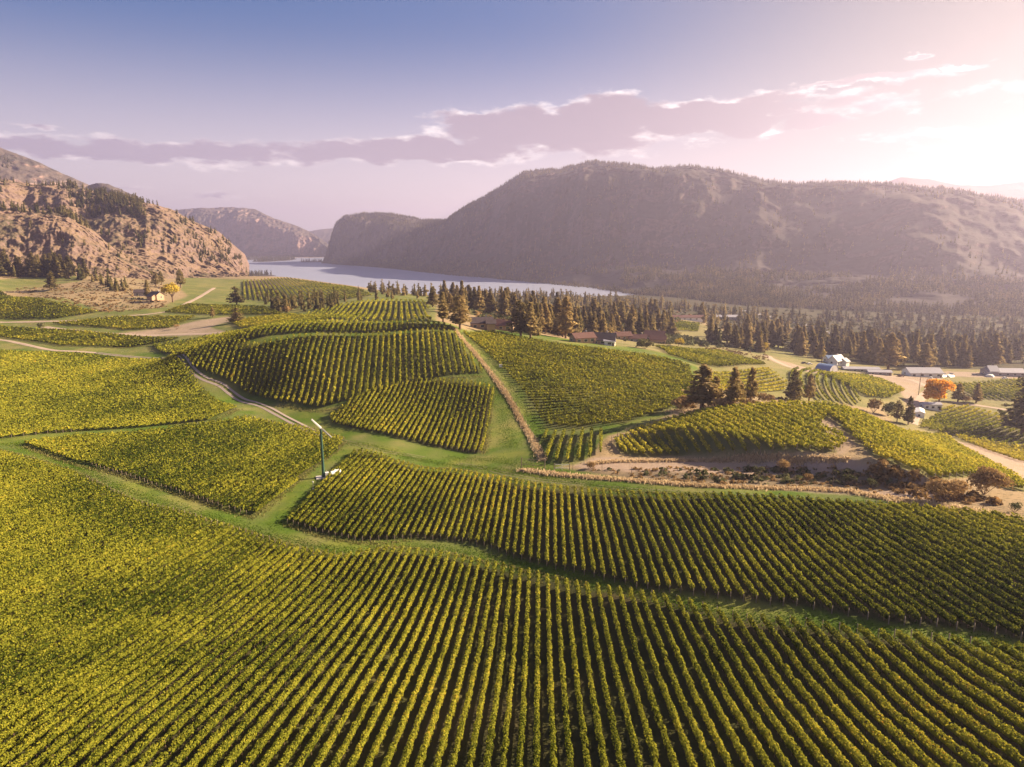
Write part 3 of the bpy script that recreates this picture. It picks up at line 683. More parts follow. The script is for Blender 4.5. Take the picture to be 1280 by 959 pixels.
def build_row(xy, b_, seed):
    r = np.random.default_rng(seed)
    xy = np.asarray(xy); z = gz(xy[:, 0], xy[:, 1]); nP = len(xy); L = (nP-1)*.7
    dpt = depth_of(xy[:, 0], xy[:, 1], z)
    t = np.gradient(xy, axis=0); t /= np.linalg.norm(t, axis=1, keepdims=True); nn = np.stack([-t[:, 1], t[:, 0]], -1)
    H_, W_ = b_['h'], b_['wd']
    s_ = np.arange(nP)*.7
    def hump(s, sd):   # each vine makes its own hump
        ph = s/1.25+sd*.37; c = np.floor(ph); f = ph-c
        a = _h(c, c*0+sd, c*0, 3); g = .66+.46*a-.24*np.abs(f-.5)*2+.12*vnoise(s/5, s*0+sd*.7)
        return np.where(_h(c, c*0+sd, c*0, 5) < .035, .22, g)
    hm = hump(s_, seed); 
    # core
    prof = [(-.55, .42), (-.85, .62), (-.62, .93), (.0, 1.0), (.62, .93), (.85, .62), (.55, .42)]
    step = 1 if dpt.mean() < 230 else 2
    idx = np.arange(0, nP, step)
    if idx[-1] != nP-1: idx = np.append(idx, nP-1)
    V = []
    for (a_, c_) in prof:
        wv = W_*.66*a_*(hm[idx]*.8+.25)*(1+.12*r.normal(size=len(idx)))
        V.append(np.stack([xy[idx, 0]+nn[idx, 0]*wv, xy[idx, 1]+nn[idx, 1]*wv, z[idx]+H_*.84*c_*(hm[idx]*.65+.35 if c_ > .5 else 1)], -1))
    V = np.stack(V, 1); m_ = len(prof); V = V.reshape(-1, 3)
    J = np.arange(len(idx)*m_).reshape(-1, m_); Jn = np.roll(J, -1, 1)
    fc = np.stack([J[:-1], J[1:], Jn[1:], Jn[:-1]], -1).reshape(-1, 4)
    cap = []
    for e_ in (0, len(idx)-1):
        b0 = J[e_]; cap += [(b0[0], b0[1], b0[5], b0[6]), (b0[1], b0[2], b0[4], b0[5]), (b0[2], b0[3], b0[4], b0[4])]
    cap = [c for c in cap if len(set(c)) == 4]
    fc = np.vstack([fc, np.array(cap)])
    rn = r.uniform(.05, .45, len(fc))
    # leaves
    dmid = np.clip(dpt, 55, 900); size = np.clip(.0020*dmid, .15, 1.0)
    dens = 3.3*.62/size**2   # per metre
    cum = np.concatenate([[0], np.cumsum((dens[1:]+dens[:-1])/2*.7)]); n_ = int(cum[-1])
    u = np.sort(r.uniform(0, cum[-1], n_)); f = np.interp(u, cum, np.arange(nP)); i0 = np.minimum(f.astype(int), nP-2); fr = f-i0
    px_ = xy[i0]*(1-fr[:, None])+xy[i0+1]*fr[:, None]; pz = z[i0]*(1-fr)+z[i0+1]*fr; pn = nn[i0]; sz = size[i0]
    hh = hump(f*.7, seed); keep = r.uniform(size=n_) < hh+.15
    th = r.uniform(-.45, math.pi+.45, n_); rad = r.uniform(.80, 1.12, n_)*(hh*.75+.3)
    pc = np.floor(f*.7/1.25+seed*.37); latj = .16*(_h(pc, pc*0+seed, pc*0, 11)-.5)
    wv = W_*np.cos(th)*rad+latj; zc = H_*.66; hz = np.where(np.sin(th) > 0, H_*.36, H_*.42)
    C = np.stack([px_[:, 0]+pn[:, 0]*wv, px_[:, 1]+pn[:, 1]*wv, pz+zc+hz*np.sin(th)*rad+r.normal(0, .05, n_)], -1)
    N3 = np.stack([pn[:, 0]*np.cos(th), pn[:, 1]*np.cos(th), np.sin(th)+.1], -1)
    C, N3, sz = C[keep], N3[keep], sz[keep]
    Vl, Fl = leaves(C, N3, sz*1.15, r=r, jitter=.55)
    Fl = Fl+len(V); rn2 = r.uniform(0, 1, len(C))
    Vt = np.vstack([V, Vl]); Ft = np.vstack([fc, Fl]); rnd = np.concatenate([rn, rn2])
    yl = b_['yel'] + .10*_h(np.array([seed]), np.array([3]), np.array([1]), 2)[0]
    return Vt, Ft, rnd, np.full(len(rnd), yl)
def box_np(c, sx, sy, h):
    x, y, z = c; o = np.array([(-1,-1,0),(1,-1,0),(1,1,0),(-1,1,0),(-1,-1,1),(1,-1,1),(1,1,1),(-1,1,1)], float)*(sx/2, sy/2, h)
    return o+np.array([x, y, z]), [(0,1,5,4),(1,2,6,5),(2,3,7,6),(3,0,4,7),(4,5,6,7)]
def ordinal(n): return '%d%s' % (n, 'th' if 10 <= n % 100 <= 20 else {1: 'st', 2: 'nd', 3: 'rd'}.get(n % 10, 'th'))
ROWTXT = {'near': 'foreground vine row, ', 'mid': 'vine row in the block right of the wind machine, ', 'leftmid': 'vine row in the wedge-shaped block left of the wind machine, ',
 'yellow': 'vine row in the yellowing block left of the gravel track, '}
row_label = {}
for key in blocks:
    ids = [i for i, r in enumerate(runs) if r[0] == key]; a, c = np.array(blocks[key]['tr'][0], float), np.array(blocks[key]['tr'][1], float)
    def mid_px(i):
        q = runs[i][1][len(runs[i][1])//2]; z = gz(q[0], q[1])[0]; dd = depth_of(q[0], q[1], z); return 640+F*q[0]/dd, 479.5-F*(q[1]*SP+(z-CAMZ)*CP)/dd
    flat = abs(c[1]-a[1]) < .55*abs(c[0]-a[0]); mp = {i: mid_px(i) for i in ids}
    ids.sort(key=lambda i: -mp[i][1] if flat else mp[i][0])
    t0 = ROWTXT.get(key, 'vine row in '+blocks[key]['txt']+', ')
    if key == 'near':
        off = [runs[i][1] @ np.array([-(blocks[key]['t'][1]-blocks[key]['t'][0])[1], (blocks[key]['t'][1]-blocks[key]['t'][0])[0]]) for i in ids]
        order_ = sorted(range(len(ids)), key=lambda j: -off[j].mean()); ids = [ids[j] for j in order_]
        if mp[ids[0]][0] > mp[ids[-1]][0]: ids.reverse()
        ref = min(range(len(ids)), key=lambda j: abs(mp[ids[j]][0]-682))
        for j, i in enumerate(ids): row_label[i] = t0+('the one running straight up from the bottom centre' if j == ref else '%s to the %s of the one rising from the bottom centre' % (ordinal(abs(j-ref)), 'left' if j < ref else 'right'))
    else:
        for j, i in enumerate(ids): row_label[i] = t0+ordinal(j+1)+(' from its front' if flat else ' from its left')
rest = {}
for i, (key, xy, vis, dmin) in enumerate(runs):
    b_ = blocks[key]; V, Fc, rd_, yl = build_row(xy, b_, i*7+3)
    if i in indiv:
        mid = xy[len(xy)//2]; o3 = np.array([mid[0], mid[1], gz(mid[0], mid[1])[0]])
        root = bpy.data.objects.new('vine_row', None); COL.objects.link(root); root.location = o3; root.empty_display_size = .5
        tag(root, row_label[i], 'vine row', 'vine rows in '+b_['txt'])
        SV, SF = [], []
        st = xy[1::2] if dmin < 140 else xy[1::4]; zz = gz(st[:, 0], st[:, 1])
        for (px_, py_), z_ in zip(st, zz):   # stems under the canopy
            v, f = box_np((px_, py_, z_-.05), .07, .07, .85); SF += [tuple(len(V)+len(SV)+j for j in q) for q in f]; SV += list(v)
        nf = len(Fc); V = np.vstack([V, np.array(SV)]); Fc = np.vstack([Fc, np.array(SF)])
        rd_ = np.concatenate([rd_, np.zeros(len(SF))]); yl = np.concatenate([yl, np.zeros(len(SF))]); mi_ = (np.arange(len(Fc)) >= nf).astype(np.int32)
        link('foliage', make_mesh('vine_foliage', V-o3, Fc, [M_vine, M_bark], {'rnd': ('FACE', rd_), 'yel': ('FACE', yl)}, mi=mi_), root)
        for e_ in (0, -1):
            pe = xy[e_]+(xy[e_]-xy[e_-1 if e_ == -1 else 1])*.9
            v, f = box_np((pe[0], pe[1], gz(pe[0], pe[1])[0]-.1), .10, .10, b_['h']*.85)
            link('end_post', make_mesh('end_post', v-o3, np.array(f), M_wood), root)
    else:
        a = rest.setdefault('r', [[], [], [], [], 0]); a[0].append(V); a[1].append(Fc+a[4]); a[2].append(rd_); a[3].append(yl); a[4] += len(V)
a = rest['r']
o = link('vine_rows', make_mesh('vine_rows', np.vstack(a[0]), np.vstack(a[1]), M_vine, {'rnd': ('FACE', np.concatenate(a[2])), 'yel': ('FACE', np.concatenate(a[3]))}))
tag(o, 'green and yellow vine rows of the more distant vineyard blocks', 'vineyard', kind='stuff')
print('far vine faces', len(o.data.polygons))

# ------------------------------------------------------------------ conifers
def conifer_geo(h, w, nq, seed, slim=.5, low=.12, trunk_vis=.0, leaf=.9):
    r = np.random.default_rng(seed); V, Fc = [], []
    m = MB(); top = h*.98
    lean = r.normal(0, .01, 2)*h
    nseg = 4; pz = np.linspace(0, top, nseg+1)
    for i in range(nseg):
        a = (lean[0]*(pz[i]/h)**2, lean[1]*(pz[i]/h)**2, pz[i]-(.6 if i == 0 else 0)); b = (lean[0]*(pz[i+1]/h)**2, lean[1]*(pz[i+1]/h)**2, pz[i+1])
        m.tube(a, b, .018*h*(1-pz[i]/h)+.05, .018*h*(1-pz[i+1]/h)+.04, 7, False)
    # branch tufts
    nb = max(10, nq//10); C, N_, S_ = [], [], []
    zt = low+(1-low)*r.uniform(0, 1, nb)**1.15; ang = r.uniform(0, 2*np.pi, nb); gap = r.uniform(0, 1, nb)
    for z_, a_, g_ in zip(zt, ang, gap):
        env = (1-z_)**slim*min(1, (z_-low+.12)/.2)*w*(.72+.35*math.sin(a_*2+seed)+.35*r.normal()*.5)
        env = max(env, .03*h)
        k = max(2, int(nq/nb)); tt = r.uniform(.25, 1, k)**.7
        rr = env*tt; dro = -.16*rr + .05*h*r.normal(0, .35, k)
        side = r.normal(0, .16, k)*rr
        C += [[lean[0]*z_*z_+math.cos(a_)*q-math.sin(a_)*s_, lean[1]*z_*z_+math.sin(a_)*q+math.cos(a_)*s_, z_*h+d_] for q, s_, d_ in zip(rr, side, dro)]
        N_ += [[math.cos(a_)*.5, math.sin(a_)*.5, .9]]*k; S_ += [leaf*(.55+.6*(1-z_))]*k
    C, N_, S_ = map(np.array, (C, N_, S_))
    Vl, Fl = leaves(C, N_, S_, .75, r=r, jitter=.5)
    return m, Vl, Fl, r.uniform(0, 1, len(Fl))
def bushy_geo(h, w, nq, seed, base=.0, leaf=.5, lobes=9):
    r = np.random.default_rng(seed); C, N_ = [], []
    for k in range(lobes):
        a_ = r.uniform(0, 6.28); q = r.uniform(0, .62)**.6*w*.62; zc = h*(base+(1-base)*r.uniform(.3, .72)); rad = w*r.uniform(.32, .5)*(1-.35*q/w)
        n_ = int(nq/lobes); d = r.normal(size=(n_, 3)); d /= np.linalg.norm(d, axis=1, keepdims=True); d[:, 2] = np.where(d[:, 2] < -.3, -d[:, 2], d[:, 2])
        rr = rad*r.uniform(.55, 1.05, n_)[:, None]; c = np.array([math.cos(a_)*q, math.sin(a_)*q, zc])+d*rr*np.array([1, 1, min(1.0, h*(1-base)*.42/rad)])
        C.append(c); N_.append(d)
    C = np.vstack(C); N_ = np.vstack(N_); C[:, 2] = np.clip(C[:, 2], h*base+.05, h)
    Vl, Fl = leaves(C, N_, leaf, 1, r=r, jitter=.6); return Vl, Fl, r.uniform(0, 1, len(Fl))
protos = []
for i in range(11):
    slim = [.8, .9, .7, .85, 1.0, .72, .85, .6, .42, .36, .5][i]; wd = [.22, .20, .24, .21, .19, .26, .2, .28, .25, .27, .22][i]
    m, Vl, Fl, rn = conifer_geo(10, 10*wd, 1900, 100+i, slim, [.10, .14, .16, .08, .12, .2, .1, .22, .16, .24, .2][i], leaf=.72 if i < 8 else .6)
    tme = bpy.data.meshes.new('conifer_trunk'); tme.from_pydata(m.v, [], m.f); tme.materials.append(M_bark); tme.update()
    cme = make_mesh('conifer_crown', Vl, Fl, M_conifer, {'rnd': ('FACE', rn), 'yel': ('FACE', np.full(len(rn), [.0, .12, .22, .3, .05, .18, .28, .1, .02, .24, .36][i]))})
    protos.append((tme, cme))
low = []
for i in range(6):
    m, Vl, Fl, rn = conifer_geo(10, [2.4, 2.0, 2.7, 2.1, 1.9, 2.5][i], 54, 300+i, [.7, .8, .6, .75, .85, .65][i], .05, leaf=1.75)
    # a thin inner cone so that the crown closes
    cone = MB(); cone.tube((0, 0, .6), (0, 0, 9.6), 1.0, .05, 5, False); cb = len(Vl); Vc = np.array(cone.v); Fc_ = np.array([f for f in cone.f if len(f) == 4])+cb
    low.append((np.vstack([Vl, Vc]), np.vstack([Fl, Fc_]), np.concatenate([rn, np.full(len(Fc_), .2)])))
_py = np.linspace(344, 700, 90)
def fast_unproj(px, py):
    return unproj(np.stack([px, py], -1))
TREES = []   # x, y, z, h, yel, label, group
def add_px(px, base, top, label, group='', yel=.15, wf=1.0):
    xy = unproj([(px, base)])[0]; z = gz(xy[0], xy[1])[0]; d = depth_of(xy[0], xy[1], z); TREES.append([xy[0], xy[1], z, (base-top)*d/F/CP*1.0, yel, label, group, 'keep', wf])
named = [
 (877,512,456,'broad shaggy pine, leftmost of the pines behind the sunlit yellow block',.28,1.7),(893,508,470,'low pine tucked between two taller pines behind the yellow block',.2,1.2),
 (916,508,459,'tall pine in the middle of the group behind the sunlit yellow block',.22,1.25),(938,503,459,'slender pine with bare lower trunk behind the yellow block',.25,.9),
 (926,506,478,'short young pine at the foot of the tall middle pine',.2,1.1),
 (992,502,462,'dark pine with rounded top, left of the pair beside the curved rows',.0,1.4),(1011,502,467,'lighter pine, right of the pair beside the curved rows',.2,1.1),
 (575,412,371,'large dark pine at the top end of the straw-coloured fence line',.05,1.5),(554,403,366,'brownish pine left of the large dark pine at the fence top',.3,1.2),
 (541,384,359,'dark green round-topped pine beside the farm track above the knoll',.0,1.5),
 (651,421,377,'darkest tall pine right of the brown farmhouse',-.02,1.25),(663,423,379,'sunlit pine touching the darkest pine beside the farmhouse',.25,1.2),
 (707,423,372,'tallest slender pine behind the broad vineyard block',.2,1.0),(1110,463,417,'tallest pine behind the farmyard, left of the long grey shed',.25,1.3),
 (1155,462,430,'broad sunlit pine directly behind the long grey shed',.3,1.7),(1121,528,500,'small pine left of the dark pine near the trailer',.15,.85),
 (1135,531,495,'dark pine beside the white trailer in the hollow',.0,.9),(1197,503,479,'left grey-green tree of the pair beside the orange tree',.2,1.5),
 (1220,504,479,'right grey-green tree of the pair beside the orange tree',.22,1.5),(1277,545,466,'big dark conifer cut by the right edge of the picture',.0,1.2),
 (65,363,340,'lone dark pine on the green field below the pine grove',.0,1.4),(296,381,359,'lone dark pine in the middle of the far left fields',.0,1.6),
 (295,404,385,'bushy dark pine on the rim of the brown gully',.0,1.7),(266,397,384,'small faded tree left of the bushy pine by the gully',.3,1.5),
 (185,374,350,'pine standing in front of the dark-roofed hillside house',.2,1.0),(195,358,342,'left small pine on the dry slope behind the hillside house',.1,1.2),
 (202,356,340,'right small pine on the dry slope behind the hillside house',.1,1.2),(226,360,337,'pine to the right of the golden tree by the hillside house',.1,1.1)]
for a_ in named: add_px(a_[0], a_[1], a_[2], a_[3], 'single pines', a_[4]*1.3+.06, a_[5]*1.25)
def scatter_px(poly, n_, h0, h1, label, group, yel=.15, seed=0, wf=1.6):
    r = np.random.default_rng(seed); P_ = np.array(poly, float); c = 0; xs, ys = [], []
    while c < n_:
        x = r.uniform(P_[:, 0].min(), P_[:, 0].max()); y = r.uniform(P_[:, 1].min(), P_[:, 1].max())
        if inpoly(np.array([x]), np.array([y]), poly)[0]: xs.append(x); ys.append(y); c += 1
    W_ = fast_unproj(np.array(xs), np.array(ys)); Z_ = gz(W_[:, 0], W_[:, 1])
    for (x, y), z in zip(W_, Z_):
        if z < 1.0 or y > 3000: continue
        TREES.append([x, y, z, r.uniform(h0, h1)*(r.uniform(.7, 1)), yel+r.normal(0, .07), label, group, '', wf*r.uniform(.8, 1.2)])
G1 = ('brownish sunlit pine in the valley forest behind the houses', 'pines of the valley forest')
scatter_px([(545,372),(600,368),(740,372),(860,384),(860,395),(840,404),(790,414),(700,417),(672,414),(640,398),(600,392),(560,384)], 235, 17, 26, *G1, yel=.2, seed=1)
scatter_px([(868,402),(905,392),(950,400),(1000,425),(1010,440),(960,436),(930,432),(890,414)], 70, 18, 26, 'sunlit pine in the stand above the pale farm road', 'pines above the pale farm road', .22, 2)
scatter_px([(665,412),(735,418),(800,417),(845,412),(842,420),(740,423),(668,420)], 44, 14, 24, 'pine standing among the brown-roofed houses', 'pines among the houses', .22, 3)
scatter_px([(880,418),(950,436),(958,442),(890,430)], 16, 14, 22, 'pine on the slope above the dark green strip', 'pines above the green strip', .2, 4)
scatter_px([(985,444),(1060,452),(1100,458),(1270,461),(1270,456),(1100,450),(1000,434)], 36, 20, 29, 'tall sunlit pine in the row behind the farm sheds', 'pines behind the farm sheds', .27, 5)
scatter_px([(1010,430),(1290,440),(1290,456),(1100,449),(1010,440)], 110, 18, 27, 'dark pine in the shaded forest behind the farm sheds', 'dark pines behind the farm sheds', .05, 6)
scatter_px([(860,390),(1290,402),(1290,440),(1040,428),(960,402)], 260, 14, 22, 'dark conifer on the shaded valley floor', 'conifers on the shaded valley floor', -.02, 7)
scatter_px([(600,366),(860,384),(900,392),(700,378),(600,372)], 160, 14, 20, *G1, yel=.15, seed=8)
scatter_px([(-60,341),(60,343),(112,347),(104,351),(60,347),(-60,345)], 60, 22, 32, 'dark pine in the dense grove under the rocky hillside', 'pines of the grove at the left edge', -.02, 9)
scatter_px([(105,348),(130,350),(165,362),(150,368),(120,356)], 22, 9, 17, 'scrubby pine at the right end of the pine grove', 'scrubby pines beside the grove', .15, 10)
scatter_px([(335,383),(420,378),(428,385),(400,391),(345,391)], 46, 11, 17, 'dark tree in the belt between the far vineyard rises', 'trees of the dark belt', .05, 11, 1.5)
scatter_px([(300,371),(330,372),(470,372),(545,369),(545,375),(440,377),(345,384)], 26, 9, 17, 'tree on the rim of the far green rise above the lake', 'trees on the far rise', .15, 12, 1.4)
scatter_px([(440,358),(545,368),(620,369),(540,372),(470,368)], 46, 12, 19, 'pine above the near shore of the lake', 'pines above the lake shore', .15, 13)
scatter_px([(530,377),(560,380),(600,392),(560,393),(545,386)], 16, 14, 20, 'pine beside the farm track above the knoll', 'pines beside the farm track', .25, 14)
def project(x, y, z):
    d = depth_of(x, y, z); up = y*SP+(z-CAMZ)*CP; return 640+F*x/d, 479.5-F*up/d, d
def on_mesh(V, S, T, n_, hr, seed, tsel, dens=None, yel=.05, wf=1.5):
    r = np.random.default_rng(seed); Vf = V.reshape(-1, 3); ok = tsel(T.ravel())
    sx, sy, d = project(Vf[:, 0], Vf[:, 1], Vf[:, 2]); ok &= (sx > -60) & (sx < 1340)
    if dens is not None: ok &= dens(sx, sy, Vf)
    idx = np.flatnonzero(ok); wgt = np.ones(len(idx)); 
    idx = r.choice(idx, min(n_, len(idx)), replace=False)
    for i in idx:
        x, y, z = Vf[i]; TREES.append([x+r.normal(0, 2), y+r.normal(0, 2), z-.6, r.uniform(*hr), yel+r.normal(0, .06), '', '', 'far', wf])
on_mesh(*MR, 1500, (7, 13), 1, lambda t: (t > .965) & (t < 1.02), None, .05)
on_mesh(*MR, 5200, (9, 17), 2, lambda t: (t > .02) & (t < .97), lambda sx, sy, V_: fbm(V_[:, 0]/160, V_[:, 1]/160, 0, 3, 5) > -.12, .0)
on_mesh(*MR, 900, (10, 15), 21, lambda t: (t < .04), None, .0)
on_mesh(*MR, 3200, (11, 17), 22, lambda t: (t < .32), lambda sx, sy, V_: (sx > 780) & (fbm(V_[:, 0]/160, V_[:, 1]/160, 0, 3, 8) > -.2), -.03)
on_mesh(*ML, 260, (10, 17), 3, lambda t: (t > .72) & (t < .99), lambda sx, sy, V_: (sx > 85) & (sx < 180) & (fbm(V_[:, 0]/60, V_[:, 1]/60, 0, 2, 5) > -.2), .0)
on_mesh(*ML, 260, (8, 15), 4, lambda t: (t > .1), lambda sx, sy, V_: (sy < 330) & (fbm(V_[:, 0]/45, V_[:, 1]/45, 0, 2, 15) > .12), .0)
on_mesh(*ML, 60, (8, 14), 5, lambda t: (t > .9) & (t < 1.0), None, .05)
on_mesh(*MS, 110, (10, 17), 6, lambda t: (t > .9), lambda sx, sy, V_: (sx < 110), -.02)
on_mesh(*MS, 40, (6, 11), 7, lambda t: (t > .1), lambda sx, sy, V_: (fbm(V_[:, 0]/30, V_[:, 1]/30, 0, 2, 15) > .1), .1)
on_mesh(*MP, 500, (12, 20), 8, lambda t: (t > .2), lambda sx, sy, V_: (fbm(V_[:, 0]/200, V_[:, 1]/200, 0, 2, 15) > .0), .0)
r = np.random.default_rng(99)
for (sp, rx, ry, n_) in ((sp1, 100, 380, 160), (sp2, 90, 40, 26), (sp3, 230, 600, 120), (sp4, 70, 70, 50)):
    for _ in range(n_):
        a_, q = r.uniform(0, 6.28), r.uniform(0, 1)**.5*.85; TREES.append([sp[0]+rx*q*math.cos(a_), sp[1]+(300 if sp is sp3 else 0)+ry*q*math.sin(a_), 1.0, r.uniform(14, 24), -.05, '', '', 'far', 1.4])
for _ in range(600):   # wooded flat past the head of the lake
    p_ = base_pt(r.uniform(230, 425), 322.4, 0); TREES.append([p_[0]*1.05, 5640+r.uniform(0, 420), 1.0, r.uniform(20, 34), -.05, '', '', 'far', 1.6])
def vis_h(t):
    sx, sy, d = project(t[0], t[1], t[2]); return 0 if (sx < -5 or sx > 1285 or d < 10 or t[7] == 'far') else t[3]/d*F
for i, t in enumerate(TREES): t.append(vis_h(t)+(1000 if t[7] == 'keep' else 0))
TREES.sort(key=lambda t: -t[-1])
rl_ = np.random.default_rng(5)
LM = [(10,340,'utility pole at the left edge'),(190,370,'hillside house'),(296,375,'lone dark far-field pine'),(295,398,'bushy gully pine'),(602,405,'brown farmhouse'),(730,424,'orange-walled house'),(790,405,'white cottage'),(818,422,'dark red-roofed house'),
      (858,398,'pink barn'),(905,399,'pale barn'),(955,435,'small yellow tree'),(1033,458,'blue arched shed'),(1045,452,'white farmhouse'),(1152,465,'long grey shed'),(1172,490,'orange tree'),(1253,465,'wide grey shed')]
SHORT = {'pines of the valley forest': 'brownish valley pine', 'pines above the pale farm road': 'sunlit stand pine', 'pines among the houses': 'village pine', 'pines above the green strip': 'slope pine', 'pines behind the farm sheds': 'tall sunlit farm pine',
 'dark pines behind the farm sheds': 'dark shaded pine', 'conifers on the shaded valley floor': 'dark valley-floor conifer', 'pines of the grove at the left edge': 'dark grove pine', 'scrubby pines beside the grove': 'scrubby grove-side pine', 'trees of the dark belt': 'dark belt tree',
 'trees on the far rise': 'far-rise tree', 'pines above the lake shore': 'lakeside pine', 'pines beside the farm track': 'trackside pine'}
slot = {}
for i, t in enumerate(TREES[:292]):
    if t[6] in SHORT:
        sx, sy, _d = project(t[0], t[1], t[2]); l_ = min(LM, key=lambda q: abs(q[0]-sx)+1.5*abs(q[1]-sy)); slot.setdefault((t[6], l_[2], sx < l_[0]), []).append((abs(sx-l_[0]), i))
for (g_, l_, left_), lst in slot.items():
    for k_, (_q, i) in enumerate(sorted(lst)): TREES[i][5] = '%s, %s to the %s of the %s' % (SHORT[g_], 'nearest' if k_ == 0 else ordinal(k_+1)+' nearest', 'left' if left_ else 'right', l_)
acc = [[], [], [], [], 0]
for i, t in enumerate(TREES):
    x, y, z, h, yel, label, group, fl, wf = t[:9]; ang = rl_.uniform(0, 6.28)
    if i < 292 and label:
        tm, cm = protos[int(np.clip((yel+.05)/.4*4, 0, 3.99)) * 2 % 8 if False else [0, 4, 7, 1, 5, 2, 6, 3][int(np.clip((yel+.06+rl_.normal(0, .03))/.36*8, 0, 7))]]
        if fl == 'keep': tm, cm = protos[8 if yel < .12 else 9 if yel < .3 else 10]
        root = bpy.data.objects.new('pine_tree', None); COL.objects.link(root); root.location = (x, y, z-.2); root.empty_display_size = 1; root.rotation_euler = (0, 0, ang)
        s_ = h/10; root.scale = (s_*wf, s_*wf, s_)
        tag(root, label, 'tree', group); link('trunk', tm, root); link('crown', cm, root)
    else:
        Vl, Fl, rn = low[i % 6]; s_ = h/10; ca, sa = math.cos(ang)*s_*wf, math.sin(ang)*s_*wf
        acc[0].append(np.stack([Vl[:, 0]*ca-Vl[:, 1]*sa+x, Vl[:, 0]*sa+Vl[:, 1]*ca+y, Vl[:, 2]*s_+z-.4], -1)); acc[1].append(Fl+acc[4]); acc[2].append(rn); acc[3].append(np.full(len(rn), yel)); acc[4] += len(Vl)
o = link('conifer_forest', make_mesh('conifer_forest', np.vstack(acc[0]), np.vstack(acc[1]), M_conifer, {'rnd': ('FACE', np.concatenate(acc[2])), 'yel': ('FACE', np.concatenate(acc[3]))}))
tag(o, 'distant conifer forest on the mountain slopes, the valley floor and the lake shores', 'forest', kind='stuff')
print('trees', len(TREES), len(o.data.polygons))

# ------------------------------------------------------------------ broadleaf trees and bushes
def leafy(name, px, base, wpx, hpx, label, cat, mt, seed, nq=700, trunk=True, cb=.12, group=None, leafk=.11, branches=True, yel=.25):
    xy = unproj([(px, base)])[0]; z = gz(xy[0], xy[1])[0]; d = depth_of(xy[0], xy[1], z); w_ = wpx*d/F; h = hpx*d/F/CP
    root = bpy.data.objects.new(name, None); COL.objects.link(root); root.location = (xy[0], xy[1], z-.1); tag(root, label, cat, group)
    Vl, Fl, rn = bushy_geo(h, w_*.62, nq, seed, cb, max(.22, w_*leafk*.62)); link('crown' if trunk else 'foliage', make_mesh('leaf_crown', Vl, Fl, mt, {'rnd': ('FACE', rn), 'yel': ('FACE', np.full(len(rn), yel))}), root)
    m = MB(); r = np.random.default_rng(seed)
    if trunk:
        m.tube((0, 0, -.3), (0, 0, h*.4), .035*h, .025*h, 8)
        for k in range(5):
            a_ = k*1.26+r.uniform(0, .5); m.tube((0, 0, h*r.uniform(.2, .38)), (math.cos(a_)*w_*.3, math.sin(a_)*w_*.3, h*r.uniform(.55, .8)), .018*h, .006*h, 5)
        m.build('trunk', M_bark, root)
    else:
        for k in range(9):
            a_ = k*.7+r.uniform(0, .5); m.tube((0, 0, -.1), (math.cos(a_)*w_*.36, math.sin(a_)*w_*.36, h*r.uniform(.5, .85)), .03+.006*h, .015, 4)
        m.build('stems', M_bark, root)
    return root
leafy('autumn_tree', 1173, 508, 40, 36, 'bright orange autumn tree beside the trailer in the hollow', 'tree', M_orange, 1, 1900, cb=.0)
leafy('golden_tree', 216, 378, 28, 26, 'golden-leaved tree right of the hillside house', 'tree', M_gold, 2, 1100, cb=.0)
leafy('yellow_tree', 955, 441, 10, 15, 'small yellow tree at the lower edge of the pine stand', 'tree', M_gold, 3, 400)
leafy('poplar_tree', 1027, 453, 10, 17, 'narrow yellow-green tree directly behind the blue arched shed', 'tree', M_gold, 4, 420, yel=-.1)
leafy('round_tree', 1056, 454, 13, 13, 'round olive-green tree right of the white farmhouse', 'tree', M_shrub, 5, 500)
leafy('yellow_tree', 848, 433, 16, 10, 'low yellow tree right of the red-roofed house', 'tree', M_gold, 6, 500)
leafy('hedge_bush', 806, 436, 28, 11, 'large rounded green bush below the red-roofed house', 'bush', M_shrub, 7, 900, trunk=False)
leafy('russet_bush', 1184, 626, 52, 26, 'wide russet bush at the foot of the dirt slope', 'bush', M_dry, 8, 2400, trunk=False, leafk=.06, yel=.3)
leafy('russet_bush', 1230, 618, 56, 34, 'tallest russet bush, right of the wide one at the slope foot', 'bush', M_dry, 9, 2600, trunk=False, leafk=.06, yel=.3)
leafy('orange_bush', 977, 590, 22, 18, 'round orange-brown bush on top of the dark cut bank', 'bush', M_dry, 10, 900, trunk=False, yel=.35, leafk=.08)
leafy('olive_bush', 947, 597, 18, 16, 'yellowish bush on the cut bank left of the round orange one', 'bush', M_shrub, 11, 600, trunk=False, yel=.2)
leafy('brown_bush', 1092, 516, 22, 17, 'brown bush at the right end of the yellow block crest', 'bush', M_dry, 12, 700, trunk=False, yel=-.1)
leafy('grey_bush', 1110, 520, 24, 18, 'grey-green bush left of the two small pines in the hollow', 'bush', M_shrub, 13, 800, trunk=False)
leafy('brown_bush', 855, 512, 34, 16, 'dry brown bush at the foot of the broad shaggy pine', 'bush', M_dry, 14, 900, trunk=False)
leafy('brown_bush', 905, 509, 34, 13, 'low dry thicket between the pines behind the yellow block', 'bush', M_dry, 15, 900, trunk=False)
leafy('brown_bush', 955, 503, 26, 10, 'faded bush right of the slender pine behind the yellow block', 'bush', M_dry, 16, 600, trunk=False, yel=-.1)
leafy('roadside_bush', 52, 411, 14, 7, 'dark bush beside the dirt track at the far left', 'bush', M_shrub, 17, 400, trunk=False)
leafy('orange_bush', 221, 412, 9, 7, 'small orange bush on the brown gully floor', 'bush', M_dry, 18, 250, trunk=False, yel=.4)
leafy('russet_bush', 1207, 505, 16, 10, 'russet bush between the grey-green pair of trees', 'bush', M_dry, 19, 400, trunk=False, yel=.3)
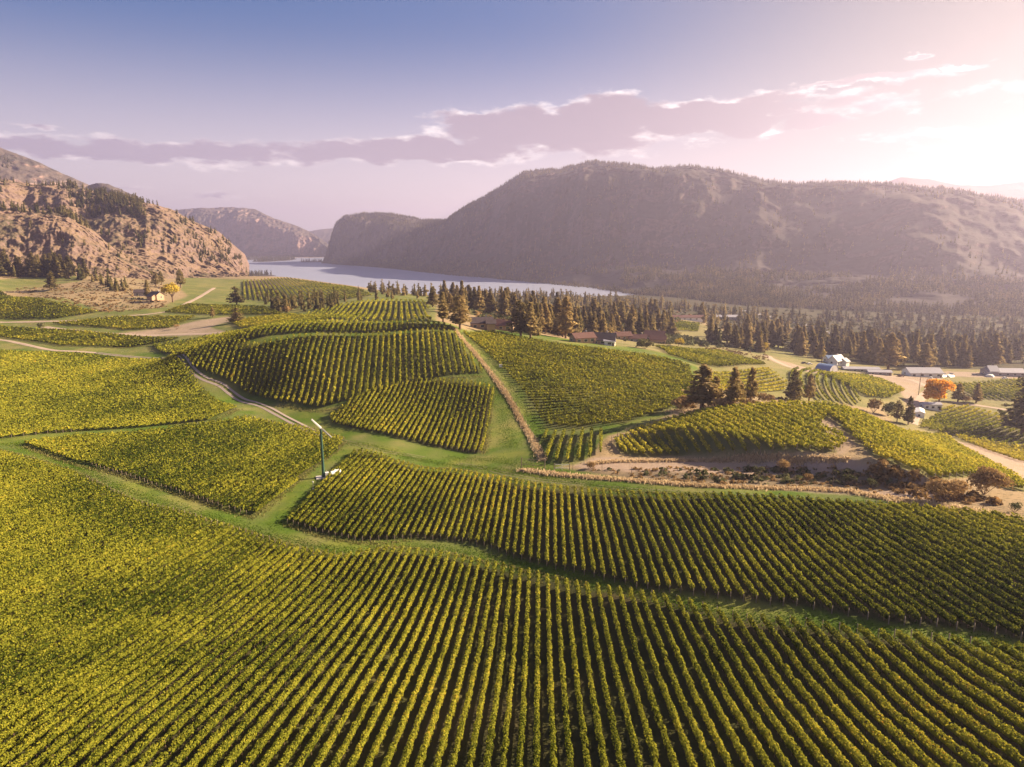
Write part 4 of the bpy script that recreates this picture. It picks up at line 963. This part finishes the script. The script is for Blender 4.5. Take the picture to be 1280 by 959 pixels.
leafy('brown_bush', 357, 391, 16, 8, 'pale brown bush in front of the dark tree belt', 'bush', M_dry, 20, 300, trunk=False)
r = np.random.default_rng(40)
for k, (px, py, w_, h_) in enumerate([(1010,602,18,10),(1062,606,22,13),(1090,610,20,12),(740,586,16,8),(880,600,12,6),(1268,640,20,12)]):
    leafy('bank_shrub', px, py, w_, h_, 'low dark shrub on the cut bank above the fence, %s from the left' % ordinal(1+sorted([740,880,1010,1062,1090,1268]).index(px)), 'shrub', M_shrub if k % 3 else M_dry, 60+k, 380, trunk=False, group='low shrubs on the cut bank', yel=-.05)

# ground cover nobody could count: straw along the fences, weeds at row ends, sagebrush on the dry hillock
def tufts(name, label, cat, lines, widths, per_m, hgt, mt, seed, yel=.2, lean=.25):
    r = np.random.default_rng(seed); Vs, Fs, n0 = [], [], 0
    for ln, wd in zip(lines, widths):
        seg = np.hypot(*np.diff(ln, axis=0).T); cum = np.concatenate([[0], np.cumsum(seg)]); n_ = int(cum[-1]*per_m)
        s_ = r.uniform(0, cum[-1], n_); x = np.interp(s_, cum, ln[:, 0]); y = np.interp(s_, cum, ln[:, 1])
        x += r.normal(0, wd/2.4, n_); y += r.normal(0, wd/2.4, n_); z = gz(x, y); a_ = r.uniform(0, 6.28, n_); h = hgt*r.uniform(.5, 1.3, n_); wq = .10+.16*h
        dx, dy = np.cos(a_)*wq, np.sin(a_)*wq; lx, ly_ = r.normal(0, lean, n_)*h, r.normal(0, lean, n_)*h
        V = np.stack([np.stack([x-dx, y-dy, z-.05], -1), np.stack([x+dx, y+dy, z-.05], -1), np.stack([x+lx+dx*.5, y+ly_+dy*.5, z+h], -1), np.stack([x+lx-dx*.5, y+ly_-dy*.5, z+h*.9], -1)], 1).reshape(-1, 3)
        Vs.append(V); Fs.append(np.arange(len(V)).reshape(-1, 4)+n0); n0 += len(V)
    F_ = np.vstack(Fs); o = link(name, make_mesh(name, np.vstack(Vs), F_, mt, {'rnd': ('FACE', r.uniform(0, 1, len(F_))), 'yel': ('FACE', np.full(len(F_), yel))}))
    return tag(o, label, cat, kind='stuff')
L_lane = smooth_line([(652,588),(700,594),(800,602),(900,609),(1000,612),(1060,615),(1110,624),(1180,634),(1300,655)])
L_fence = smooth_line([(568,411),(578,424),(592,440),(610,462),(628,487),(645,515),(662,545),(678,576)])
tufts('dry_grass', 'tall straw-coloured dry grass along the fences and the cut bank', 'dry grass', [L_lane, L_fence, smooth_line([(735,580),(800,577),(900,576),(1000,577),(1060,574)]), smooth_line([(840,514),(900,510),(960,506),(1000,503)])], [2.0, 1.5, 1.5, 3.0], 50, .62, M_straw, 51, .15)
tufts('row_end_weeds', 'yellowed weeds growing along the edges of the vine blocks', 'weeds', [smooth_line([(432,552),(400,578),(360,612),(317,648)]), smooth_line([(298,512),(282,520),(264,529)]),
   smooth_line([(-60,552),(0,563),(79,585),(118,602),(175,629),(245,646),(306,664),(371,685),(427,694),(488,685),(558,692),(623,706),(671,718),(733,733)]), smooth_line([(444,563),(527,584),(571,587),(632,598),(698,608),(800,616),(900,620)]),
   smooth_line([(615,486),(612,520),(605,568)]), smooth_line([(345,507),(400,514),(450,503),(500,488),(560,474),(605,471)]), smooth_line([(310,522),(380,534),(430,549)]), smooth_line([(355,655),(400,670),(455,680),(514,676)]), smooth_line([(30,558),(87,579),(149,595),(220,618),(280,638),(317,648)])],
   [2.2, 2.2, 1.6, 1.6, 2.2, 2.2, 1.6, 1.4, 1.4], 15, .34, M_weed, 52, .1)
tufts('grass', 'short green grass of the lanes between the vine blocks', 'grass', [smooth_line([(20,556),(90,583),(180,622),(260,646),(330,668),(380,680),(430,688),(520,684),(600,694),(680,713),(760,730),(900,765),(1000,778),(1130,793),(1290,808)]), smooth_line([(345,660),(400,612),(440,568)]),
   smooth_line([(420,552),(500,568),(590,584),(700,600),(900,620),(1100,630),(1290,652)]), smooth_line([(640,560),(632,530),(628,500),(600,470)]), smooth_line([(600,430),(640,480),(670,530),(690,560)]), smooth_line([(0,556),(130,546),(250,536),(310,520)]), smooth_line([(700,590),(660,585),(620,575),(560,572)])],
   [3.5, 4.0, 3.6, 6.0, 5.0, 3.0, 5.0], 50, .15, M_grass, 57, .1, .5)
def clumps(name, label, cat, polys, n_, size, mt, seed, yel=0, onmesh=None):
    r = np.random.default_rng(seed); C, N_, S_ = [], [], []
    for poly, k_ in zip(polys, n_):
        P_ = np.array(poly, float); x = r.uniform(P_[:, 0].min(), P_[:, 0].max(), k_*3); y = r.uniform(P_[:, 1].min(), P_[:, 1].max(), k_*3); ok = inpoly(x, y, poly); W_ = unproj(np.stack([x[ok], y[ok]], -1)[:k_]); Z_ = gz(W_[:, 0], W_[:, 1])
        for (a_, b_), z_ in zip(W_, Z_):
            s_ = size*r.uniform(.5, 1.5); d = r.normal(size=(14, 3)); d /= np.linalg.norm(d, axis=1, keepdims=True); d[:, 2] = abs(d[:, 2]); C.append(np.array([a_, b_, z_])+d*s_*np.array([1, 1, .75])); N_.append(d); S_.append(np.full(14, s_*.8))
    Vl, Fl = leaves(np.vstack(C), np.vstack(N_), np.concatenate(S_), 1, r=r); o = link(name, make_mesh(name, Vl, Fl, mt, {'rnd': ('FACE', r.uniform(0, 1, len(Fl))), 'yel': ('FACE', np.full(len(Fl), yel))}))
    return tag(o, label, cat, kind='stuff')
clumps('sagebrush', 'grey-brown sagebrush and scrub covering the dry hillock and slopes', 'scrub', [[(10,362),(60,358),(110,352),(165,362),(215,384),(150,391),(105,389),(60,373),(12,366)], [(100,349),(200,350),(215,380),(150,365)], [(1090,572),(1140,592),(1190,607),(1250,632),(1120,618),(1080,590)], [(840,500),(980,496),(1000,503),(840,512)], [(560,392),(650,405),(700,420),(600,410)], [(860,430),(960,444),(960,452),(880,436)]],
   [520, 90, 110, 70, 60, 90], .95, M_dry, 53, -.15)
clumps('scrub', 'dark green scrub dotted over the dry hillock', 'scrub', [[(20,362),(110,352),(165,362),(210,384),(105,389),(60,373)], [(740,588),(1040,586),(1150,606),(1050,607),(900,603)]], [130, 120], .9, M_shrub, 54, .05)
clumps('bank_brush', 'tangled brown brush covering the dark cut bank behind the wire fence', 'brush', [[(735,586),(860,584),(1050,584),(1110,596),(1180,618),(1215,632),(1110,620),(1050,610),(900,607),(760,594)]], [300], .5, M_dry, 58, .1)

clumps('undergrowth', 'brown and olive undergrowth between the pines of the valley', 'undergrowth', [[(548,374),(600,368),(860,382),(1290,397),(1290,440),(1000,440),(860,400),(800,418),(700,418),(600,398)], [(700,418),(850,420),(960,440),(860,432),(740,424)]], [1500, 160], 2.6, M_shrub, 55, .1)
clumps('dry_undergrowth', 'rusty undergrowth between the pines of the valley', 'undergrowth', [[(548,376),(860,384),(960,400),(860,402),(800,418),(700,418),(600,398)]], [420], 2.2, M_dry, 56, .0)

# ------------------------------------------------------------------ wind machine, tank, fences, gates
def frame_at(px, py):
    xy = unproj([(px, py)])[0]; z = gz(xy[0], xy[1])[0]; return xy[0], xy[1], z, depth_of(xy[0], xy[1], z)
x, y, z, d = frame_at(404.5, 597)
mpx = d/F; hub = 63*mpx/CP
root = bpy.data.objects.new('wind_machine', None); COL.objects.link(root); root.location = (x, y, z)
tag(root, 'tall green frost-fan tower with two white blades in the grass lane', 'wind machine')
m = MB(); m.tube((0, 0, 0), (0, 0, hub), .44, .30, 14); m.tube((0, 0, 0), (0, 0, .25), .6, .6, 14); m.build('tower', M_green, root, smooth=False)
m = MB(); m.box((0, 0, .06), (4.2, 3.0, .3)); m.build('concrete_pad', M_conc, root, rz=.35)
ax = np.array([math.sin(R(38)), -math.cos(R(38)), -.11]); ax /= np.linalg.norm(ax)
m = MB(); m.tube(np.array([0, 0, hub])-ax*.55, np.array([0, 0, hub])+ax*.75, .30, .24, 12); m.build('gearbox', M_redroof, root)
side = np.cross(ax, [0, 0, 1]); side /= np.linalg.norm(side); upv = np.cross(side, ax); hc = np.array([0, 0, hub])+ax*.7
m = MB(); m.tube(hc-ax*.15, hc+ax*.2, .22, .16, 12); m.build('hub', M_steel, root)
tgt = (np.array([391.5, 522])-np.array([402.5, 535])); bd = None
sgn = 1 if side[0] > 0 else -1
bdir = (-sgn*side*13.0 + upv*14.5*(1 if upv[2] > 0 else -1)); bdir /= np.linalg.norm(bdir)
BL = 19.0*mpx
for s_ in (1, -1):
    V = []
    for k in range(7):
        f = k/6; c = hc+bdir*s_*(.2+(BL-.2)*f); tw = R(24-16*f)*s_; ch = np.cross(ax, bdir); ch = ch*math.cos(tw)+ax*math.sin(tw); wv = .24*(1-.35*f)+.08; th = .08*(1-.6*f)+.02
        nrm_ = np.cross(ch, bdir)
        V += [c-ch*wv, c+nrm_*th, c+ch*wv, c-nrm_*th]
    fs = [(4*k+i, 4*k+(i+1) % 4, 4*k+4+(i+1) % 4, 4*k+4+i) for k in range(6) for i in range(4)]+[(0, 1, 2, 3), (27, 26, 25, 24)]
    m = MB(); m.face_add(V, fs); m.build('blade', M_blade, root)
m = MB(); m.box((1.0, .1, .85), (1.1, .9, 1.5), .4); m.build('engine_box', M_white, root, bevel=.06)
m = MB(); m.tube((.9, .1, 1.6), (.9, .1, 2.2), .07, .07, 8); m.build('exhaust_pipe', M_steel, root)
a0 = frame_at(413, 592); a1 = frame_at(424, 582)
dv = np.array([a1[0]-a0[0], a1[1]-a0[1]]); Lt = 3.9; dv = np.array([.62, .78])
root = bpy.data.objects.new('propane_tank', None); COL.objects.link(root); root.location = (x+2.9, y+2.0, gz(x+2.9, y+2.0)[0]); root.rotation_euler = (0, 0, math.atan2(dv[1], dv[0])); tag(root, 'white horizontal fuel tank lying beside the foot of the wind machine', 'tank')
m = MB()
prof = [(-Lt/2, .05), (-Lt/2+.1, .35), (-Lt/2+.35, .55), (-Lt/2+.6, .62), (Lt/2-.6, .62), (Lt/2-.35, .55), (Lt/2-.1, .35), (Lt/2, .05)]
for (p0, r0), (p1, r1) in zip(prof[:-1], prof[1:]): m.tube((p0, 0, 1.05), (p1, 0, 1.05), r0, r1, 18, False)
m.build('tank_body', M_white, root, smooth=True)
m = MB(); m.tube((0, 0, 1.6), (0, 0, 1.88), .25, .25, 12); m.build('valve_dome', M_white, root)
for s_ in (-1.1, 1.1): m = MB(); m.box((s_, 0, .3), (.22, 1.0, .6)); m.build('leg', M_conc, root)
px_, py_, pz_, d_ = frame_at(391.5, 613)
root = bpy.data.objects.new('marker_post', None); COL.objects.link(root); root.location = (px_, py_, pz_); tag(root, 'thin pale valve post in the grass just below the wind machine', 'post')
m = MB(); m.tube((0, 0, -.2), (0, 0, 2.4), .05, .05, 8); m.build('post', M_steel, root)
m = MB(); m.box((0, 0, 2.45), (.35, .2, .3)); m.build('head', M_white, root); m = MB(); m.tube((0, 0, 0), (0, 0, .5), .14, .12, 8); m.build('foot', M_white, root)
def fence(name, line, gap, h, label, rails=(), wires=(.5, .9, 1.25), pr=.08):
    seg = np.hypot(*np.diff(line, axis=0).T); cum = np.concatenate([[0], np.cumsum(seg)]); n_ = max(2, int(cum[-1]/gap)+1); s_ = np.linspace(0, cum[-1], n_)
    X_ = np.interp(s_, cum, line[:, 0]); Y_ = np.interp(s_, cum, line[:, 1]); Z_ = gz(X_, Y_); o3 = np.array([X_[0], Y_[0], Z_[0]])
    root = bpy.data.objects.new(name, None); COL.objects.link(root); root.location = o3; tag(root, label, 'fence'); r = np.random.default_rng(n_)
    for x, y, z in zip(X_, Y_, Z_):
        m = MB(); hh = h*r.uniform(.92, 1.1); q = np.array([x, y, z])-o3; m.tube(q-(0, 0, .2), q+(r.normal(0, .05), r.normal(0, .05), hh), pr, pr*.85, 7); m.build('post', M_wood, root)
    for nm, hs, rad in (('rail', rails, .06), ('wire', wires, .018)):
        for wz in hs:
            m = MB()
            for i in range(n_-1):
                m.tube(np.array([X_[i], Y_[i], Z_[i]+wz])-o3, np.array([X_[i+1], Y_[i+1], Z_[i+1]+wz])-o3, rad, rad, 4, False)
            m.build(nm, M_wood, root)
    return root
fence('wire_fence', smooth_line([(716,588),(755,590),(800,594),(860,598),(900,602),(1000,604),(1060,607),(1110,614),(1180,627),(1290,648)]), 8.2, 2.1, 'post and wire fence along the foot of the dark cut bank')
L2 = smooth_line([(571,411),(582,424),(596,440),(614,462),(632,487),(649,515),(666,545),(682,577)])
fence('wire_fence', L2, 5.0, 1.9, 'straw-lined post and wire fence running downhill to the wooden gate')
fence('wire_fence', smooth_line([(765,560),(768,548),(800,533),(850,517)]), 7, 1.8, 'short wire fence between the gate rows and the yellow block')
def gate(name, pA, pB, h, label, mt):
    A = unproj([pA])[0]; Bq = unproj([pB])[0]; zA, zB = gz(A[0], A[1])[0], gz(Bq[0], Bq[1])[0]; root = bpy.data.objects.new(name, None); COL.objects.link(root); root.location = (A[0], A[1], zA); tag(root, label, 'gate')
    a = np.array([0, 0, 0.]); b = np.array([Bq[0]-A[0], Bq[1]-A[1], zB-zA])
    for q in (a, b): m = MB(); m.tube(q-(0, 0, .3), q+(0, 0, h*1.05), .13, .12, 8); m.build('gate_post', M_wood, root)
    mid = (a+b)/2; m = MB(); m.tube(mid, mid+(0, 0, h*.95), .05, .05, 6); m.build('upright', mt, root)
    for f in (.35, .9): m = MB(); m.tube(a+(0, 0, h*f), b+(0, 0, h*f), .06, .06, 6); m.build('rail', mt, root)
    m = MB(); m.tube(a+(0, 0, h*.35), b+(0, 0, h*.9), .045, .045, 6); m.build('brace', mt, root)
gate('wooden_gate', (652,585), (681,587), 3.2, 'weathered timber gate across the lower end of the straw fence line', M_wood)
gate('rail_gate', (693,588), (712,588), 2.0, 'low pale rail gate below the small block of gate rows', M_white)
x, y, z, d = frame_at(626, 459)
root = bpy.data.objects.new('equipment_box', None); COL.objects.link(root); root.location = (x, y, z); tag(root, 'small white box on the grass beside the straw fence line', 'box')
m = MB(); m.box((0, 0, .65), (1.6, 1.2, 1.2)); m.build('box_body', M_white, root, bevel=.04); m = MB(); m.box((0, 0, 1.31), (1.75, 1.35, .12)); m.build('lid', M_conc, root)
def pole(px, py, top, label):
    x, y, z, d = frame_at(px, py); h = (py-top)*d/F/CP; root = bpy.data.objects.new('utility_pole', None); COL.objects.link(root); root.location = (x, y, z); tag(root, label, 'pole')
    m = MB(); m.tube((0, 0, -.5), (0, 0, h), .22, .15, 8); m.build('pole', M_wood, root)
    m = MB(); m.box((0, 0, h-.8), (2.6, .18, .2)); m.build('crossarm', M_wood, root)
    for s_ in (-1.1, 0, 1.1): m = MB(); m.tube((s_, 0, h-.7), (s_, 0, h-.4), .08, .05, 6); m.build('insulator', M_white, root)
pole(1148, 494, 466, 'pale utility pole left of the orange tree'); pole(10, 344, 329, 'pale utility pole in front of the pine grove at the left edge')

# ------------------------------------------------------------------ buildings
def house(name, px, py, rz, L, W, H, rise, label, wall, roof, cat='house', wins=3, chim=True, over=.7, door=True, wing=None, sink=.5):
    x, y, z, d = frame_at(px, py); root = bpy.data.objects.new(name, None); COL.objects.link(root); root.location = (x, y, z-sink*.3); root.rotation_euler = (0, 0, rz); tag(root, label, cat)
    def body(cx, cy, L, W, H, rise, nm='wall'):
        m = MB(); vs = [(cx-L/2, cy-W/2, -2), (cx+L/2, cy-W/2, -2), (cx+L/2, cy+W/2, -2), (cx-L/2, cy+W/2, -2), (cx-L/2, cy-W/2, H), (cx+L/2, cy-W/2, H), (cx+L/2, cy+W/2, H), (cx-L/2, cy+W/2, H), (cx-L/2, cy, H+rise), (cx+L/2, cy, H+rise)]
        m.face_add(vs, [(0,1,5,4),(2,3,7,6),(1,2,6,9,5),(3,0,4,8,7),(4,5,9,8),(6,7,8,9)]); m.build(nm, wall, root)
        m = MB(); sl = rise/(W/2); t = .28; o_ = over
        for s_ in (-1, 1):
            e = (cy+s_*(W/2+o_), H-sl*o_+.03); q = (cy, H+rise+.03)
            vs = [(cx-L/2-o_, e[0], e[1]), (cx+L/2+o_, e[0], e[1]), (cx+L/2+o_, q[0], q[1]), (cx-L/2-o_, q[0], q[1])]; vs += [(a, b, c+t) for a, b, c in vs]
            m.face_add(vs, [(0,1,2,3),(7,6,5,4),(0,4,5,1),(1,5,6,2),(2,6,7,3),(3,7,4,0)])
        return m.build('roof', roof, root)
    rf = body(0, 0, L, W, H, rise)
    if chim: m = MB(); m.box((L*.22, W*.12, H+rise*.9+.5), (.9, .9, 2.2)); m.build('chimney', M_greywall, rf)
    if wing: body(wing[0], wing[1], wing[2], wing[3], wing[4], wing[5], 'wing_wall')
    def window(cx, cy, cz, w_, h_, ax_):
        s_ = -1 if (cy if ax_ == 'x' else cx) < 0 else 1
        m = MB(); m.box((cx, cy+s_*.04, cz) if ax_ == 'x' else (cx+s_*.04, cy, cz), (w_+.25, .1, h_+.25) if ax_ == 'x' else (.1, w_+.25, h_+.25)); fr = m.build('window', M_white, root)
        m = MB(); m.box((cx, cy+s_*.08, cz) if ax_ == 'x' else (cx+s_*.08, cy, cz), (w_, .08, h_) if ax_ == 'x' else (.08, w_, h_)); m.build('pane', M_glass, fr)
    for i in range(wins):
        for s_ in (-1, 1): window(-L/2+L*(i+.5)/wins+(.0), s_*W/2, H*.55, min(2.0, L/wins*.45), min(1.4, H*.4), 'x')
    for s_ in (-1, 1): window(s_*L/2, W*.1, H*.55, min(1.8, W*.25), min(1.4, H*.4), 'y')
    if door: m = MB(); m.box((L*.5-.9-L*.02-(L/max(wins,1))*.5+L/max(wins,1)*.5, -W/2-.05, 1.05), (1.0, .12, 2.1)); m.build('door', M_redroof, root)
    return root
house('hillside_house', 196, 375, R(-25), 11, 8, 5.5, 2.6, 'dark-roofed hillside house with pale lit gable, left of the golden tree', M_tanwall, M_darkroof, wing=(1, -5.5, 7, 6, 4.2, 1.8))
house('barn', 177, 370, R(15), 12, 7, 4, 2.6, 'dark low barn left of the hillside house', M_greywall, M_darkroof, 'barn', 2, False)
house('farmhouse', 602, 411, R(8), 13, 9, 4.2, 2.8, 'brown farmhouse with pale front wall beside the large dark pine', M_tanwall, M_darkroof, wing=(5, -4.5, 5, 5, 4.2, 1.8))
house('farmhouse', 624, 412, R(-12), 17, 9, 3.4, 3.2, 'long dark-roofed building right of the brown farmhouse', M_tanwall, M_redroof, wins=4, chim=False)
house('village_house', 728, 428, R(20), 13, 9, 3.4, 2.4, 'orange-walled house, leftmost of the brown-roofed houses', M_tanwall, M_redroof)
house('village_house', 750, 430, R(-15), 18, 10, 3.4, 3.6, 'wide brown-roofed house between the orange-walled one and the white annex', M_tanwall, M_darkroof, wins=4)
house('white_annex', 762, 432, R(-10), 6, 5, 3.2, 1.2, 'small white annex in front of the brown-roofed houses', M_white, M_greyroof, wins=1, chim=False)
house('village_house', 775, 424, R(8), 16, 9, 3.2, 2.6, 'pinkish-roofed house behind the white annex', M_tanwall, M_redroof, wins=4)
house('village_house', 797, 427, R(-12), 13, 9, 3.2, 2.6, 'low house left of the dark red two-roofed house', M_greywall, M_redroof)
house('red_roofed_house', 818, 427, R(-14), 15, 9, 5.4, 3.4, 'dark red-roofed house with a lower wing beside the round green bush', M_tanwall, M_redroof, wing=(3, -6, 12, 7, 3.2, 2.4))
house('white_cottage', 790, 411, R(60), 7, 6, 5.2, 2.8, 'narrow white gabled cottage among the pines above the village', M_white, M_greyroof, wins=1)
house('long_barn', 858, 400, R(-2), 46, 14, 4, 2.4, 'long pale-pink barn behind the little dark field', M_white, M_redroof, 'barn', 6, False)
house('long_barn', 905, 399, R(-4), 40, 14, 4, 2.4, 'long pale barn half hidden by pines, right of the pink barn', M_greywall, M_greyroof, 'barn', 6, False)
house('white_farmhouse', 1045, 456, R(35), 11, 8, 4.4, 3.6, 'white gabled farmhouse behind the blue arched shed', M_white, M_greyroof, wing=(5, -3.5, 5, 7, 3.4, 2.2))
house('blue_cottage', 1037, 453, R(10), 8, 7, 4, 2, 'small blue-roofed building touching the white farmhouse', M_white, M_blue, wins=2, chim=False)
house('low_shed', 1075, 464, R(-6), 26, 7, 2.4, 1.0, 'low grey-roofed shed right of the white farmhouse', M_greywall, M_greyroof, 'shed', 5, False)
house('low_shed', 1098, 468, R(-8), 16, 7, 2.4, 1.0, 'second low shed between the farmhouse and the long grey shed', M_greywall, M_greyroof, 'shed', 3, False)
house('packing_shed', 1152, 470, R(-3), 24, 13, 3.6, 3.0, 'long grey-roofed shed with white front behind the orange tree', M_white, M_greyroof, 'shed', 4, False)
house('open_shed', 1253, 469, R(-6), 27, 13, 3.4, 2.2, 'wide grey-roofed shed at the right edge below the dark forest', M_greywall, M_greyroof, 'shed', 5, False, wing=(-10, -2, 6, 10, 4.4, 3.4))
house('trailer', 1163, 511, R(-5), 9.5, 5, 3.0, .8, 'grey-roofed trailer under the orange autumn tree', M_white, M_greyroof, 'trailer', 3, False, .3)
house('white_trailer', 1149, 520, R(62), 10, 4.0, 2.8, .7, 'long white trailer beside the dark pine in the hollow', M_white, M_white, 'trailer', 3, False, .25)
def arch_shed(px, py, L, Rr, rz, label, cov, endm):
    x, y, z, d = frame_at(px, py); root = bpy.data.objects.new('arched_shed', None); COL.objects.link(root); root.location = (x, y, z-.3); root.rotation_euler = (0, 0, rz); tag(root, label, 'shed')
    n_ = 14; pr = [(math.cos(math.pi*i/n_)*Rr, math.sin(math.pi*i/n_)*Rr*.72) for i in range(n_+1)]; pi_ = [(a*.985, b*.985) for a, b in pr[::-1]]
    m = MB(); vs = [(-L/2, a, b) for a, b in pr]+[(L/2, a, b) for a, b in pr]; k = n_+1; m.face_add(vs, [(i, i+1, k+i+1, k+i) for i in range(n_)])
    o = m.build('cover', cov, root); sm = o.modifiers.new('thick', 'SOLIDIFY'); sm.thickness = .15
    for s_ in (-1, 1): m = MB(); m.face_add([(s_*(L/2-.2), a*.97, b*.97) for a, b in pr], [tuple(range(n_+1)) if s_ > 0 else tuple(range(n_, -1, -1))]); m.build('end_wall', endm, root)
    m = MB(); m.box((L/2-.1, 0, 1.5), (.12, 3, 3)); m.build('door', M_greywall, root)
arch_shed(1033, 463, 11, 7.0, R(-50), 'blue arched storage shed with grey end wall in the farmyard', M_blue, M_greywall)
for px, py, rz, lab in ((1177, 471, .5, 'left white arched shelter right of the long grey shed'), (1186, 471, .5, 'right white arched shelter right of the long grey shed')): arch_shed(px, py, 6, 2.9, rz, lab, M_white, M_white)
arch_shed(1237, 471, 5, 2.9, .9, 'small white arched shelter left of the wide grey shed', M_white, M_white)
def vehicle(px, py, rz, mt, label, cat='car', L=4.6):
    x, y, z, d = frame_at(px, py); root = bpy.data.objects.new('parked_'+cat, None); COL.objects.link(root); root.location = (x, y, z+.05); root.rotation_euler = (0, 0, rz); tag(root, label, cat)
    m = MB(); W = 1.8; pr = [(-L/2, .4), (L/2, .4), (L/2, .85), (L*.28, 1.0), (-L/2, 1.05)]
    vs = [(a, -W/2, b) for a, b in pr]+[(a, W/2, b) for a, b in pr]; m.face_add(vs, [(0,1,2,3,4),(9,8,7,6,5)]+[(i, 5+i, 5+(i+1) % 5, (i+1) % 5) for i in range(5)]); m.build('body', mt, root, bevel=.08)
    m = MB(); m.box((-.3, 0, 1.3), (2.6, 1.6, .6), 0, .8); m.build('cabin', M_glass, root, bevel=.06)
    m = MB(); m.box((-.3, 0, 1.63), (2.0, 1.35, .08)); m.build('roof', mt, root)
    for a in (-L*.3, L*.3):
        for b in (-W/2, W/2): m = MB(); m.tube((a, b-.1, .34), (a, b+.1, .34), .34, .34, 12); m.build('wheel', M_darkroof, root)
vehicle(1012, 456, .2, M_white, 'white parked car left of the blue arched shed')
vehicle(1164, 474, 1.0, M_white, 'white parked car in front of the long grey shed')
vehicle(1126, 471, .1, M_redroof, 'dark red parked car at the left end of the long grey shed')
vehicle(1256, 474, .2, M_white, 'white parked car under the wide grey shed')
vehicle(1010-5, 455, .2, M_darkroof, 'dark parked car at the left end of the farmyard')

# ------------------------------------------------------------------ air
m_ = bpy.data.materials.new('haze_air'); m_.use_nodes = True; t_ = NT(m_.node_tree)
pv = t_.new('ShaderNodeVolumePrincipled'); pv.inputs['Color'].default_value = (.76, .68, .99, 1); pv.inputs['Density'].default_value = HAZE; pv.inputs['Anisotropy'].default_value = .5
oo = t_.new('ShaderNodeOutputMaterial'); t_.l.new(pv.outputs[0], oo.inputs['Volume'])
mh = MB(); mh.box((0, 5200, 225), (30000, 12000, 750)); tag(mh.build('haze', m_), kind='stuff')
